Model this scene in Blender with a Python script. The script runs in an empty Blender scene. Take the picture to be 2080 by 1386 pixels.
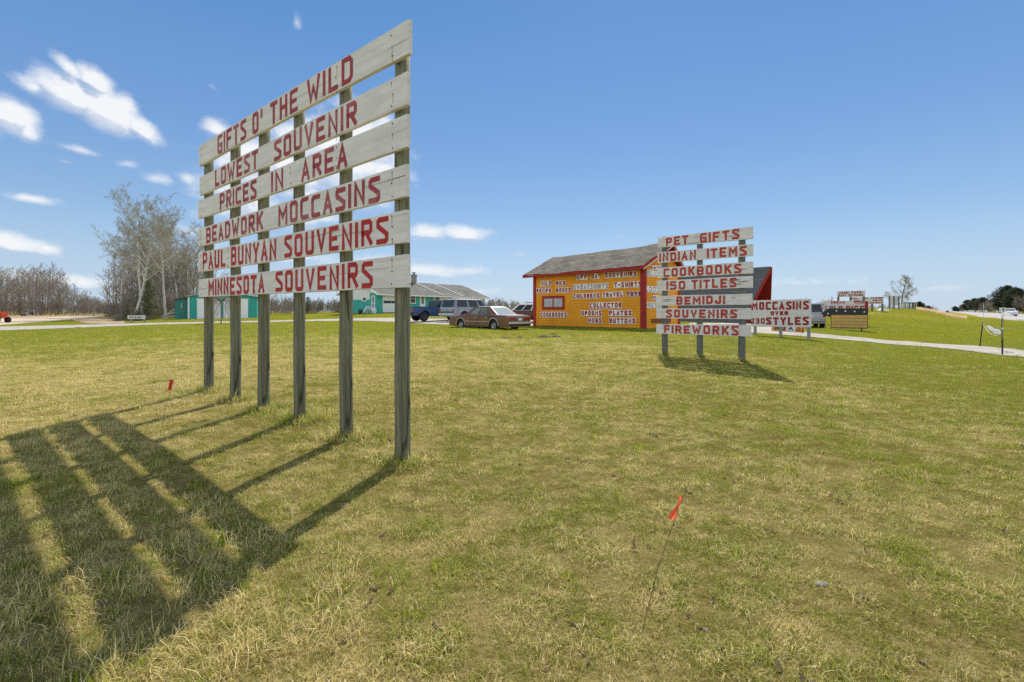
import bpy, bmesh, math, random
import numpy as np
from mathutils import Vector, Matrix, noise as mnoise

SC = bpy.context.scene
COL = SC.collection
R = math.radians

# ------------------------------------------------------------------ camera
F = 1000.0          # focal length in photo pixels (photo is 2080 wide)
CX, HY = 1040.0, 633.0   # principal column and horizon row
CH = 1.35           # camera height
cam_d = bpy.data.cameras.new('camera')
cam = bpy.data.objects.new('camera', cam_d); COL.objects.link(cam)
cam.location = (0, 0, CH); cam.rotation_euler = (R(90), 0, 0)
cam_d.sensor_width = 36; cam_d.lens = F / 2080 * 36
cam_d.shift_y = -(693 - HY) / 2080
cam_d.clip_start = 0.05; cam_d.clip_end = 20000
SC.camera = cam
SC.view_settings.view_transform = 'Standard'; SC.view_settings.look = 'None'
SC.view_settings.exposure = 0.34; SC.view_settings.gamma = 1
SC.render.film_transparent = False
SC.cycles.use_denoising = False

# ------------------------------------------------------------------ sun and sky
SUN_EL, SUN_AZ = 47.0, 13.5      # azimuth clockwise from +Y
sun_d = bpy.data.lights.new('sun', 'SUN'); sun_d.energy = 4.9; sun_d.angle = R(0.53); sun_d.color = (1.0, 0.93, 0.82)
sun = bpy.data.objects.new('sun', sun_d); COL.objects.link(sun)
sd = Vector((math.sin(R(SUN_AZ)) * math.cos(R(SUN_EL)), math.cos(R(SUN_AZ)) * math.cos(R(SUN_EL)), math.sin(R(SUN_EL))))
sun.rotation_euler = sd.to_track_quat('Z', 'Y').to_euler(); sun.location = sd * 50

W = bpy.data.worlds.new('World'); SC.world = W; W.use_nodes = True
wt = W.node_tree; wt.nodes.clear()
def nn(nt, t, **kw):
    n = nt.nodes.new(t)
    for k, v in kw.items(): setattr(n, k, v)
    return n
def mth(nt, op, a, b=None, c=None, clamp=False):
    n = nn(nt, 'ShaderNodeMath', operation=op, use_clamp=clamp)
    for i, v in enumerate((a, b, c)):
        if v is None: continue
        if isinstance(v, (int, float)): n.inputs[i].default_value = v
        else: nt.links.new(v, n.inputs[i])
    return n.outputs[0]
def mrange(nt, v, a, b, c=0.0, d=1.0, smooth=True):
    n = nn(nt, 'ShaderNodeMapRange', interpolation_type='SMOOTHSTEP' if smooth else 'LINEAR')
    nt.links.new(v, n.inputs[0])
    for i, x in enumerate((a, b, c, d)): n.inputs[i + 1].default_value = x
    return n.outputs[0]
def mixc(nt, fac, a, b, mode='MIX'):
    n = nn(nt, 'ShaderNodeMix', data_type='RGBA', blend_type=mode)
    for s, v in ((n.inputs[0], fac), (n.inputs[6], a), (n.inputs[7], b)):
        if isinstance(v, (int, float)): s.default_value = v
        elif isinstance(v, tuple): s.default_value = (*v, 1) if len(v) == 3 else v
        else: nt.links.new(v, s)
    return n.outputs[2]

SKY = 0.10
def azel(px, py):
    d = Vector(((px - CX) / F, 1, (HY - py) / F)).normalized()
    return math.atan2(d.x, d.y), math.asin(d.z)
# every cumulus as an ellipse in azimuth / elevation: (px, py, half width, half height, tilt, strength)
CLOUDS = [
    (70, 176, 55, 20, 14, .8), (140, 192, 85, 36, 20, 1.15), (215, 226, 80, 38, 24, 1.2), (290, 262, 60, 22, 30, 1.0), (140, 138, 52, 16, 38, .8), (195, 168, 52, 24, 38, .95), (255, 215, 40, 22, 40, .8),
    (20, 235, 60, 36, 8, 1.05), (55, 268, 40, 22, 20, .8), (-60, 240, 90, 40, 0, 1),
    (150, 302, 95, 11, 6, .55), (130, 328, 50, 8, 0, .42), (255, 334, 48, 12, -6, .5), (322, 362, 46, 17, 12, .6), (382, 364, 32, 18, 10, .65),
    (603, 45, 15, 22, 10, .52), (430, 175, 26, 9, 20, .36),
    (438, 262, 36, 20, 0, .85), (482, 345, 60, 34, 0, .9), (760, 300, 70, 70, 0, .95), (560, 440, 150, 34, 0, .8), (740, 395, 80, 40, 0, .8), (545, 325, 95, 42, 0, 1.1), (645, 290, 105, 46, 0, 1.15), (720, 280, 90, 55, 0, 1.1), (700, 340, 130, 60, 0, 1.15), (600, 360, 160, 60, 0, .95), (500, 395, 120, 50, 0, .9), (715, 225, 48, 30, 0, .8), (440, 420, 60, 40, 0, .75), (640, 440, 120, 24, 0, .6),
    (870, 472, 60, 20, 2, .85), (940, 474, 66, 18, 4, .85),
    (850, 548, 110, 16, 2, .72), (940, 550, 80, 14, 2, .62), (760, 535, 120, 20, 0, .7), (560, 520, 170, 22, 0, .72), (1040, 517, 46, 7, 0, .38), (1050, 458, 50, 9, 8, .34),
    (845, 378, 20, 8, 0, .42), (60, 403, 66, 10, 2, .8), (30, 495, 90, 22, 8, .9), (95, 505, 36, 12, 8, .7),
    (60, 562, 120, 17, 4, .8), (160, 574, 110, 16, 4, .75), (230, 595, 90, 12, 0, .6), (380, 470, 60, 14, 0, .5), (330, 480, 70, 10, 0, .4),
    (950, 590, 160, 12, 0, .5), (720, 580, 140, 14, 0, .55), (1600, 575, 260, 12, 0, .38), (1900, 585, 260, 10, 0, .36), (1250, 480, 120, 8, 4, .3)]
def cloud_group():
    g = bpy.data.node_groups.new('cloud_field', 'ShaderNodeTree')
    g.interface.new_socket('uv', in_out='INPUT', socket_type='NodeSocketVector')
    g.interface.new_socket('value', in_out='OUTPUT', socket_type='NodeSocketFloat')
    gi = nn(g, 'NodeGroupInput'); go = nn(g, 'NodeGroupOutput')
    acc = None
    for (px, py, rw, rh, tilt, s) in CLOUDS:
        a, e = azel(px, py)
        ra = abs(azel(px + rw, py)[0] - azel(px - rw, py)[0]) / 2
        re = abs(azel(px, py + rh)[1] - azel(px, py - rh)[1]) / 2
        mp = nn(g, 'ShaderNodeMapping', vector_type='TEXTURE')
        mp.inputs[1].default_value = (a, e, 0)
        mp.inputs[2].default_value = (0, 0, -R(tilt))
        mp.inputs[3].default_value = (ra * 1.6, re * 1.8, 1)
        g.links.new(gi.outputs[0], mp.inputs[0])
        gr = nn(g, 'ShaderNodeTexGradient', gradient_type='SPHERICAL'); g.links.new(mp.outputs[0], gr.inputs[0])
        v = mth(g, 'MULTIPLY', gr.outputs[1], s)
        acc = v if acc is None else mth(g, 'MAXIMUM', acc, v)
    # unseen cumulus field added behind the camera to fill the shaded faces
    sp = nn(g, 'ShaderNodeSeparateXYZ'); g.links.new(gi.outputs[0], sp.inputs[0])
    ab = mth(g, 'ABSOLUTE', sp.outputs[0])
    back = mrange(g, ab, 1.15, 1.9)
    elm = mrange(g, sp.outputs[1], 1.35, 1.0)
    bk = mth(g, 'MULTIPLY', mth(g, 'MULTIPLY', back, elm), 0.62)
    acc = mth(g, 'MAXIMUM', acc, bk)
    mp = nn(g, 'ShaderNodeMapping'); mp.inputs[3].default_value = (17, 24, 1); g.links.new(gi.outputs[0], mp.inputs[0])
    ns = nn(g, 'ShaderNodeTexNoise'); ns.inputs['Scale'].default_value = 1.0; ns.inputs['Detail'].default_value = 9; ns.inputs['Roughness'].default_value = .62
    g.links.new(mp.outputs[0], ns.inputs['Vector'])
    v = mth(g, 'ADD', mth(g, 'MULTIPLY', acc, 1.25), mth(g, 'MULTIPLY', mth(g, 'SUBTRACT', ns.outputs[0], .5), 1.25))
    v = mth(g, 'SUBTRACT', v, .42)
    g.links.new(v, go.inputs[0])
    return g
cg = cloud_group()
tc = nn(wt, 'ShaderNodeTexCoord'); sep = nn(wt, 'ShaderNodeSeparateXYZ'); wt.links.new(tc.outputs['Generated'], sep.inputs[0])
az_ = mth(wt, 'ARCTAN2', sep.outputs[0], sep.outputs[1]); el_ = mth(wt, 'ARCSINE', sep.outputs[2])
cmb = nn(wt, 'ShaderNodeCombineXYZ'); wt.links.new(az_, cmb.inputs[0]); wt.links.new(el_, cmb.inputs[1])
g1 = nn(wt, 'ShaderNodeGroup', node_tree=cg); wt.links.new(cmb.outputs[0], g1.inputs[0])
up = nn(wt, 'ShaderNodeVectorMath', operation='ADD'); wt.links.new(cmb.outputs[0], up.inputs[0]); up.inputs[1].default_value = (0.004, 0.016, 0)
g2 = nn(wt, 'ShaderNodeGroup', node_tree=cg); wt.links.new(up.outputs[0], g2.inputs[0])
mask = mrange(wt, g1.outputs[0], -0.13, 0.60)
shade = mth(wt, 'SUBTRACT', g1.outputs[0], g2.outputs[0])
lit = mrange(wt, shade, -0.24, 0.13)
thick = mrange(wt, g1.outputs[0], .25, 1.0)
lit2 = mth(wt, 'MAXIMUM', lit, mth(wt, 'MULTIPLY', thick, .5))
ccol = mixc(wt, lit2, (4.3, 5.05, 6.3), (7.15, 7.35, 7.6))
backb = mrange(wt, mth(wt, 'ABSOLUTE', az_), 1.3, 2.2, 1.0, 1.65)
cs = nn(wt, 'ShaderNodeVectorMath', operation='SCALE'); wt.links.new(ccol, cs.inputs[0]); wt.links.new(backb, cs.inputs[3])
sky = nn(wt, 'ShaderNodeTexSky', sky_type='NISHITA', sun_disc=False)
sky.sun_elevation = R(SUN_EL); sky.sun_rotation = R(SUN_AZ); sky.altitude = 300
sky.air_density = 1.0; sky.dust_density = 0.15; sky.ozone_density = 3.0
hs = nn(wt, 'ShaderNodeHueSaturation'); hs.inputs['Saturation'].default_value = 1.16; hs.inputs['Value'].default_value = 1.0
wt.links.new(sky.outputs[0], hs.inputs['Color'])
skc = mixc(wt, 1.0, hs.outputs[0], (.75, .75, .77), 'MULTIPLY')
cr = nn(wt, 'ShaderNodeValToRGB'); wt.links.new(mrange(wt, el_, 0.0, R(36), 0, 1, False), cr.inputs[0])
for i, (pos, c) in enumerate(((0.0, (.50, .64, .80)), (.22, (.375, .575, .84)), (.5, (.225, .42, .78)), (.85, (.13, .335, .71)), (1.0, (.11, .30, .67)))):
    e = cr.color_ramp.elements[i] if i < 2 else cr.color_ramp.elements.new(pos)
    e.position = pos; e.color = (*c, 1)
clr = nn(wt, 'ShaderNodeVectorMath', operation='SCALE'); wt.links.new(cr.outputs[0], clr.inputs[0]); clr.inputs[3].default_value = 1 / .127
skc = mixc(wt, .62, skc, clr.outputs[0])
# thin milky veil low over the horizon
veil = mrange(wt, el_, 0.20, -0.02, 0.0, 0.7)
skc = mixc(wt, veil, skc, (4.2, 5.3, 6.7))
skyc = mixc(wt, mask, skc, cs.outputs[0])
bg = nn(wt, 'ShaderNodeBackground'); bg.inputs[1].default_value = SKY; wt.links.new(skyc, bg.inputs[0])
wo = nn(wt, 'ShaderNodeOutputWorld'); wt.links.new(bg.outputs[0], wo.inputs[0])
W.cycles.sampling_method = 'MANUAL'; W.cycles.sample_map_resolution = 1024

# ------------------------------------------------------------------ pixel and terrain tools
CAM = Vector((0, 0, CH))
def at(px, py, Y): return Vector(((px - CX) / F * Y, Y, CH + (HY - py) / F * Y))
TP = []
def tp(px, py, Y): p = at(px, py, Y); TP.append((p.x, p.y, p.z))
def tw(x, y, z): TP.append((x, y, z))
for a in range(0, 360, 45):
    tw(2.2 * math.sin(R(a)), 2.2 * math.cos(R(a)), 0)
for x, y in ((-5, 3.5), (5, 3.5), (0, 4), (-9, 3), (9, 4), (0, -8), (-8, -8), (8, -8), (0, -30), (-25, -20), (25, -20)): tw(x, y, 0)
BIGP = [(424, 795), (479, 812), (536, 831), (609, 853), (703, 890), (816, 938)]
for px, py in BIGP: tp(px, py, 4.426 * 964 / (px + 148))
for t in ((1507, 733, 12.3), (1422, 724, 13.05), (1350, 720, 13.77), (990, 668, 28.5), (1308, 668, 28), (1085, 663, 34.8), (1380, 665, 31),
          (1641, 690, 20), (1532, 681, 21.8), (1690, 671, 28), (1660, 667, 34), (861, 653.5, 44), (920, 653, 42), (1040, 660, 36),
          (740, 637, 60), (767, 636.5, 60), (860, 636, 68), (985, 637, 77), (382, 648.5, 58), (522, 646, 61), (700, 649, 50), (0, 668, 35), (290, 659, 42), (160, 664, 38),
          (0, 655, 52), (100, 650, 60), (215, 643, 85), (180, 653, 56), (270, 651, 66), (620, 640, 75), (330, 650, 64),
          (2036, 722, 14.2), (1989, 705, 17), (2080, 690, 22), (2080, 660, 38), (2080, 651, 50), (2000, 647.3, 65), (1950, 647.5, 58), (2078, 647.3, 66), (1930, 643.5, 90),
          (1771, 637, 52), (1791, 631, 60), (1850, 627.5, 72), (1900, 634, 68), (1925, 640, 64), (1700, 645, 45), (1800, 660, 34), (1880, 650, 45), (1800, 690, 24), (1750, 700, 19),
          (1040, 760, 10), (1040, 700, 17.5), (1040, 680, 23), (200, 760, 10.2), (0, 700, 19), (0, 800, 7.9), (300, 690, 21), (1800, 740, 12), (2080, 800, 8), (2080, 727, 13.3), (600, 680, 24), (1250, 690, 20), (1567, 660, 36), (1120, 645, 52)):
    tp(*t)
for x, y in ((-140, 120), (-60, 130), (0, 130), (-200, 60)): tw(x, y, .9)
tw(60, 150, .6); tw(200, 160, .36)
tw(55, 20, .6); tw(30, 8, .3); tw(-60, 10, .2); tw(-40, 25, .1); tw(80, 60, .34); tw(95, 90, .34); tw(110, 105, .36)
TPA = np.array(TP)
def warp(x, y):
    r = np.hypot(x, y) + 1e-6; k = np.log1p(r / 5) / r
    return x * k, y * k
def phi(r2): return np.where(r2 > 1e-12, .5 * r2 * np.log(np.maximum(r2, 1e-12)), 0)
wx, wy = warp(TPA[:, 0], TPA[:, 1])
n_ = len(TPA)
A = np.zeros((n_ + 3, n_ + 3))
A[:n_, :n_] = phi((wx[:, None] - wx) ** 2 + (wy[:, None] - wy) ** 2) + np.eye(n_) * 2e-4
A[:n_, n_:] = np.stack([np.ones(n_), wx, wy], 1); A[n_:, :n_] = A[:n_, n_:].T
SOL = np.linalg.solve(A, np.concatenate([TPA[:, 2], np.zeros(3)]))
def terrain(x, y):
    x = np.atleast_1d(np.asarray(x, float)); y = np.atleast_1d(np.asarray(y, float))
    out = np.empty(x.shape).ravel(); xf, yf = x.ravel(), y.ravel()
    for i in range(0, len(xf), 4000):
        u, v = warp(xf[i:i + 4000], yf[i:i + 4000])
        out[i:i + 4000] = phi((u[:, None] - wx) ** 2 + (v[:, None] - wy) ** 2) @ SOL[:n_] + SOL[n_] + SOL[n_ + 1] * u + SOL[n_ + 2] * v
    r = np.hypot(xf, yf); t = np.clip((r - 110) / 110, 0, 1); t = t * t * (3 - 2 * t)
    out = out * (1 - t) + (.42 + .53 * (1 - np.clip((xf + 30) / 60, 0, 1))) * t
    tb = np.clip((-yf - 6) / 25, 0, 1); out = out * (1 - tb)
    return out.reshape(x.shape)
def tz(x, y): return float(terrain(x, y)[0])
def ground(px, py, Y0=1.2, Y1=220):
    Y = np.geomspace(Y0, Y1, 500)
    x = (px - CX) / F * Y; z = CH + (HY - py) / F * Y
    d = z - terrain(x, Y)
    k = np.argmax(d < 0) if (d < 0).any() else len(Y) - 1
    if k > 0 and d[k] < 0:
        t = d[k - 1] / (d[k - 1] - d[k]); Yh = Y[k - 1] + t * (Y[k] - Y[k - 1])
    else: Yh = Y[k]
    xh = (px - CX) / F * Yh
    return Vector((xh, Yh, tz(xh, Yh)))
def hit(px, py, O, N):
    d = Vector(((px - CX) / F, 1, (HY - py) / F)); t = (O - CAM).dot(N) / d.dot(N)
    return CAM + d * t

# ------------------------------------------------------------------ object helpers
def tag(o, label=None, cat=None, group=None, kind=None):
    if label: o['label'] = label
    if cat: o['category'] = cat
    if group: o['group'] = group
    if kind: o['kind'] = kind
    return o
def thing(name, label, cat, loc=(0, 0, 0), rz=0, group=None):
    o = bpy.data.objects.new(name, None); COL.objects.link(o)
    o.empty_display_size = .2
    o.location = loc; o.rotation_euler = (0, 0, rz)
    return tag(o, label, cat, group)
def copy_tree(o, parent=None):
    c = o.copy(); COL.objects.link(c)
    if parent is not None: c.parent = parent
    for ch in list(o.children): copy_tree(ch, c)
    return c
class MB:
    def __init__(s): s.v = []; s.f = []; s.m = []; s.sm = []; s.attr = {}
    def add(s, vs, fs, m=0, smooth=False):
        b = len(s.v); s.v.extend([tuple(v) for v in vs])
        for f in fs: s.f.append(tuple(i + b for i in f)); s.m.append(m); s.sm.append(smooth)
        return s
    def box(s, c, size, m=0, rot=None, bev=0):
        hx, hy, hz = (k / 2 for k in size)
        if bev <= 0:
            vs = [Vector((x, y, z)) for x in (-hx, hx) for y in (-hy, hy) for z in (-hz, hz)]
            fs = [(0, 1, 3, 2), (4, 6, 7, 5), (0, 4, 5, 1), (2, 3, 7, 6), (0, 2, 6, 4), (1, 5, 7, 3)]
        else:
            bm = bmesh.new(); bmesh.ops.create_cube(bm, size=1)
            for v in bm.verts: v.co = Vector((v.co.x * 2 * hx, v.co.y * 2 * hy, v.co.z * 2 * hz))
            bmesh.ops.bevel(bm, geom=bm.edges[:], offset=bev, segments=2, affect='EDGES')
            bm.verts.ensure_lookup_table()
            vs = [v.co.copy() for v in bm.verts]; fs = [tuple(v.index for v in f.verts) for f in bm.faces]; bm.free()
        if rot is not None: vs = [rot @ v for v in vs]
        c = Vector(c)
        return s.add([v + c for v in vs], fs, m)
    def quad(s, a, b, c, d, m=0): return s.add([a, b, c, d], [(0, 1, 2, 3)], m)
    def poly(s, pts, m=0): return s.add(pts, [tuple(range(len(pts)))], m)
    def slab(s, pts, nvec, m=0):
        """closed prism: polygon pts pushed along nvec"""
        n = len(pts); nv = Vector(nvec)
        vs = [Vector(p) for p in pts] + [Vector(p) + nv for p in pts]
        fs = [tuple(range(n))[::-1], tuple(range(n, 2 * n))] + [(i, (i + 1) % n, n + (i + 1) % n, n + i) for i in range(n)]
        return s.add(vs, fs, m)
    def tube(s, pts, rad, sides=8, m=0, caps=True, smooth=True, jit=None):
        pts = [Vector(p) for p in pts]; n = len(pts)
        if not hasattr(rad, '__len__'): rad = [rad] * n
        vs = []; ref = None
        for i in range(n):
            d = (pts[min(i + 1, n - 1)] - pts[max(i - 1, 0)])
            d = d.normalized() if d.length > 1e-9 else Vector((0, 0, 1))
            if ref is None: ref = d.orthogonal().normalized()
            a = (ref - d * ref.dot(d)); a = a.normalized() if a.length > 1e-6 else d.orthogonal().normalized()
            ref = a; b = d.cross(a)
            for k in range(sides):
                t = 2 * math.pi * k / sides
                q = rad[i] * (1 + (jit(i, k) if jit else 0))
                vs.append(pts[i] + (a * math.cos(t) + b * math.sin(t)) * q)
        fs = [(i * sides + k, i * sides + (k + 1) % sides, (i + 1) * sides + (k + 1) % sides, (i + 1) * sides + k) for i in range(n - 1) for k in range(sides)]
        s.add(vs, fs, m, smooth)
        if caps:
            b = len(s.v) - len(vs)
            s.f.append(tuple(b + k for k in range(sides))[::-1]); s.m.append(m); s.sm.append(False)
            s.f.append(tuple(b + (n - 1) * sides + k for k in range(sides))); s.m.append(m); s.sm.append(False)
        return s
    def disc_prism(s, c, axis, r, w, sides=20, m=0, r2=None):
        c = Vector(c); ax = Vector(axis).normalized()
        return s.tube([c - ax * w / 2, c + ax * w / 2], [r, r2 or r], sides, m, True, True)
    def build(s, name, mats, parent=None, offset=None):
        me = bpy.data.meshes.new(name)
        vs = s.v if offset is None else [tuple(Vector(v) - Vector(offset)) for v in s.v]
        me.from_pydata(vs, [], s.f)
        if not isinstance(mats, (list, tuple)): mats = [mats]
        for m in mats: me.materials.append(m)
        me.polygons.foreach_set('material_index', s.m); me.polygons.foreach_set('use_smooth', s.sm)
        me.validate(clean_customdata=False); me.update()
        o = bpy.data.objects.new(name, me); COL.objects.link(o)
        if parent is not None: o.parent = parent
        return o

# ------------------------------------------------------------------ materials
MATS = {}
def mat(name, base, base2=None, scale=4.0, stretch=(1, 1, 1), rough=.8, rough2=None, bump=0.0, bscale=None, detail=6, lo=.35, hi=.65, metal=0, spec=.3, spots=None, coord='Object', extra=None):
    if name in MATS: return MATS[name]
    m = bpy.data.materials.new(name); m.use_nodes = True; MATS[name] = m
    nt = m.node_tree; p = nt.nodes['Principled BSDF']
    p.inputs['Roughness'].default_value = rough; p.inputs['Metallic'].default_value = metal
    p.inputs['Specular IOR Level'].default_value = spec
    tcn = nn(nt, 'ShaderNodeTexCoord'); mp = nn(nt, 'ShaderNodeMapping'); mp.inputs[3].default_value = stretch
    nt.links.new(tcn.outputs[coord], mp.inputs[0])
    ns = nn(nt, 'ShaderNodeTexNoise'); ns.inputs['Scale'].default_value = scale; ns.inputs['Detail'].default_value = detail; ns.inputs['Roughness'].default_value = .62
    nt.links.new(mp.outputs[0], ns.inputs['Vector'])
    base2 = base2 or tuple(c * .82 for c in base)
    col = mixc(nt, mrange(nt, ns.outputs[0], lo, hi), base, base2)
    if spots:
        for (sc_, st_, th, colr, amt) in spots:
            mp2 = nn(nt, 'ShaderNodeMapping'); mp2.inputs[3].default_value = st_; nt.links.new(tcn.outputs[coord], mp2.inputs[0])
            n2 = nn(nt, 'ShaderNodeTexNoise'); n2.inputs['Scale'].default_value = sc_; n2.inputs['Detail'].default_value = 5; nt.links.new(mp2.outputs[0], n2.inputs['Vector'])
            col = mixc(nt, mrange(nt, n2.outputs[0], th, th + .1, 0, amt), col, colr)
    if extra: col = extra(nt, tcn, col, p)
    nt.links.new(col, p.inputs['Base Color'])
    if rough2 is not None: nt.links.new(mrange(nt, ns.outputs[0], lo, hi, rough, rough2), p.inputs['Roughness'])
    if bump:
        b = nn(nt, 'ShaderNodeBump'); b.inputs['Strength'].default_value = 1.0; b.inputs['Distance'].default_value = bump
        h = ns.outputs[0]
        if bscale:
            n3 = nn(nt, 'ShaderNodeTexNoise'); n3.inputs['Scale'].default_value = bscale; n3.inputs['Detail'].default_value = 6; nt.links.new(mp.outputs[0], n3.inputs['Vector']); h = n3.outputs[0]
        nt.links.new(h, b.inputs['Height']); nt.links.new(b.outputs[0], p.inputs['Normal'])
    return m
def glassmat(name, tint=(.35, .42, .42), clear=.45, base=(.02, .025, .028)):
    if name in MATS: return MATS[name]
    m = bpy.data.materials.new(name); m.use_nodes = True; MATS[name] = m
    nt = m.node_tree; p = nt.nodes['Principled BSDF']; out = nt.nodes['Material Output']
    p.inputs['Base Color'].default_value = (*base, 1); p.inputs['Roughness'].default_value = .06; p.inputs['Specular IOR Level'].default_value = .7
    tr = nn(nt, 'ShaderNodeBsdfTransparent'); tr.inputs[0].default_value = (*tint, 1)
    lw = nn(nt, 'ShaderNodeFresnel'); lw.inputs[0].default_value = 1.5
    mx = nn(nt, 'ShaderNodeMixShader'); nt.links.new(mrange(nt, lw.outputs[0], 0, 1, 1 - clear, 1, False), mx.inputs[0])
    nt.links.new(tr.outputs[0], mx.inputs[1]); nt.links.new(p.outputs[0], mx.inputs[2]); nt.links.new(mx.outputs[0], out.inputs[0])
    return m

def board_extra(nt, tcn, col, p):
    # end grain greying and fine lengthwise cracks
    mp = nn(nt, 'ShaderNodeMapping'); mp.inputs[3].default_value = (.7, 40, 30); nt.links.new(tcn.outputs['Object'], mp.inputs[0])
    v = nn(nt, 'ShaderNodeTexNoise'); v.inputs['Scale'].default_value = 1.0; v.inputs['Detail'].default_value = 5; nt.links.new(mp.outputs[0], v.inputs['Vector'])
    col = mixc(nt, mrange(nt, v.outputs[0], .42, .60, 0, .30), col, (.50, .475, .41))
    return mixc(nt, mrange(nt, v.outputs[0], .64, .70, 0, .7), col, (.27, .25, .21))
M_BOARD = mat('weathered_white_paint', (.72, .695, .64), (.63, .605, .54), 3.0, (1, 4, 4), .75, bump=.0005, bscale=30, extra=board_extra,
              spots=[(5, (.6, 4, 4), .68, (.40, .38, .33), .55), (11, (1, 1, 1), .74, (.33, .26, .18), .5)])
M_BOARD2 = mat('worn_white_paint', (.74, .72, .68), (.63, .61, .56), 4.0, (1, 4, 6), .8, bump=.003, bscale=30, extra=board_extra,
               spots=[(3, (.5, 4, 9), .64, (.30, .29, .26), .85), (7, (.4, 4, 12), .70, (.13, .12, .11), .8)])
M_NAIL = mat('nail_head_rust', (.05, .03, .02), rough=.6)
M_RUST = mat('rust_streak', (.46, .30, .13), (.62, .50, .32), 14, (1, 1, .5), .9)
M_RED = mat('faded_red_paint', (.36, .055, .062), (.30, .04, .045), 9, (1, 1, 1), .7, spots=[(40, (1, 1, 3), .66, (.60, .50, .44), .75), (2.2, (1, 1, 2), .5, (.42, .15, .15), .6)])
M_RED2 = mat('bright_red_paint', (.44, .022, .016), (.36, .016, .014), 9, (1, 1, 1), .6, spots=[(40, (1, 1, 3), .69, (.60, .50, .44), .6), (2.5, (1, 1, 2), .55, (.46, .07, .06), .5)])
M_RED3 = mat('brick_red_paint', (.47, .065, .045), (.38, .045, .035), 9, (1, 1, 1), .7, spots=[(30, (1, 1, 2), .68, (.62, .50, .45), .6)])
M_RED4 = mat('deep_red_paint', (.36, .022, .03), (.28, .016, .025), 9, (1, 1, 1), .6)
def post_extra(nt, tcn, col, p):
    mp = nn(nt, 'ShaderNodeMapping'); mp.inputs[3].default_value = (26, 26, 1.1); nt.links.new(tcn.outputs['Object'], mp.inputs[0])
    v = nn(nt, 'ShaderNodeTexNoise'); v.inputs['Scale'].default_value = 1.0; v.inputs['Detail'].default_value = 9; v.inputs['Roughness'].default_value = .7; nt.links.new(mp.outputs[0], v.inputs['Vector'])
    col = mixc(nt, mrange(nt, v.outputs[0], .46, .60, 0, .75), col, (.085, .085, .060))
    col = mixc(nt, mrange(nt, v.outputs[0], .40, .30, 0, .6), col, (.40, .385, .31))
    mp2 = nn(nt, 'ShaderNodeMapping'); mp2.inputs[3].default_value = (11, 11, .35); nt.links.new(tcn.outputs['Object'], mp2.inputs[0])
    v2 = nn(nt, 'ShaderNodeTexVoronoi', feature='DISTANCE_TO_EDGE'); v2.inputs['Scale'].default_value = .8; nt.links.new(mp2.outputs[0], v2.inputs['Vector'])
    return mixc(nt, mrange(nt, v2.outputs[0], .025, .0, 0, .85), col, (.025, .022, .016))
M_POST = mat('weathered_post_wood', (.215, .205, .13), (.16, .16, .09), 3.0, (2, 2, .6), .9, bump=.006, bscale=14, extra=post_extra,
             spots=[(9, (1, 1, .5), .70, (.14, .075, .03), .6), (6, (1, 1, .4), .72, (.52, .50, .42), .6)])
M_POST2 = mat('grey_post_wood', (.16, .17, .155), (.11, .115, .10), 3.0, (8, 8, .6), .9, bump=.004, bscale=14)
M_POST3 = mat('pale_post_wood', (.34, .33, .30), (.24, .235, .21), 3.0, (8, 8, .6), .9)

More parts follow.
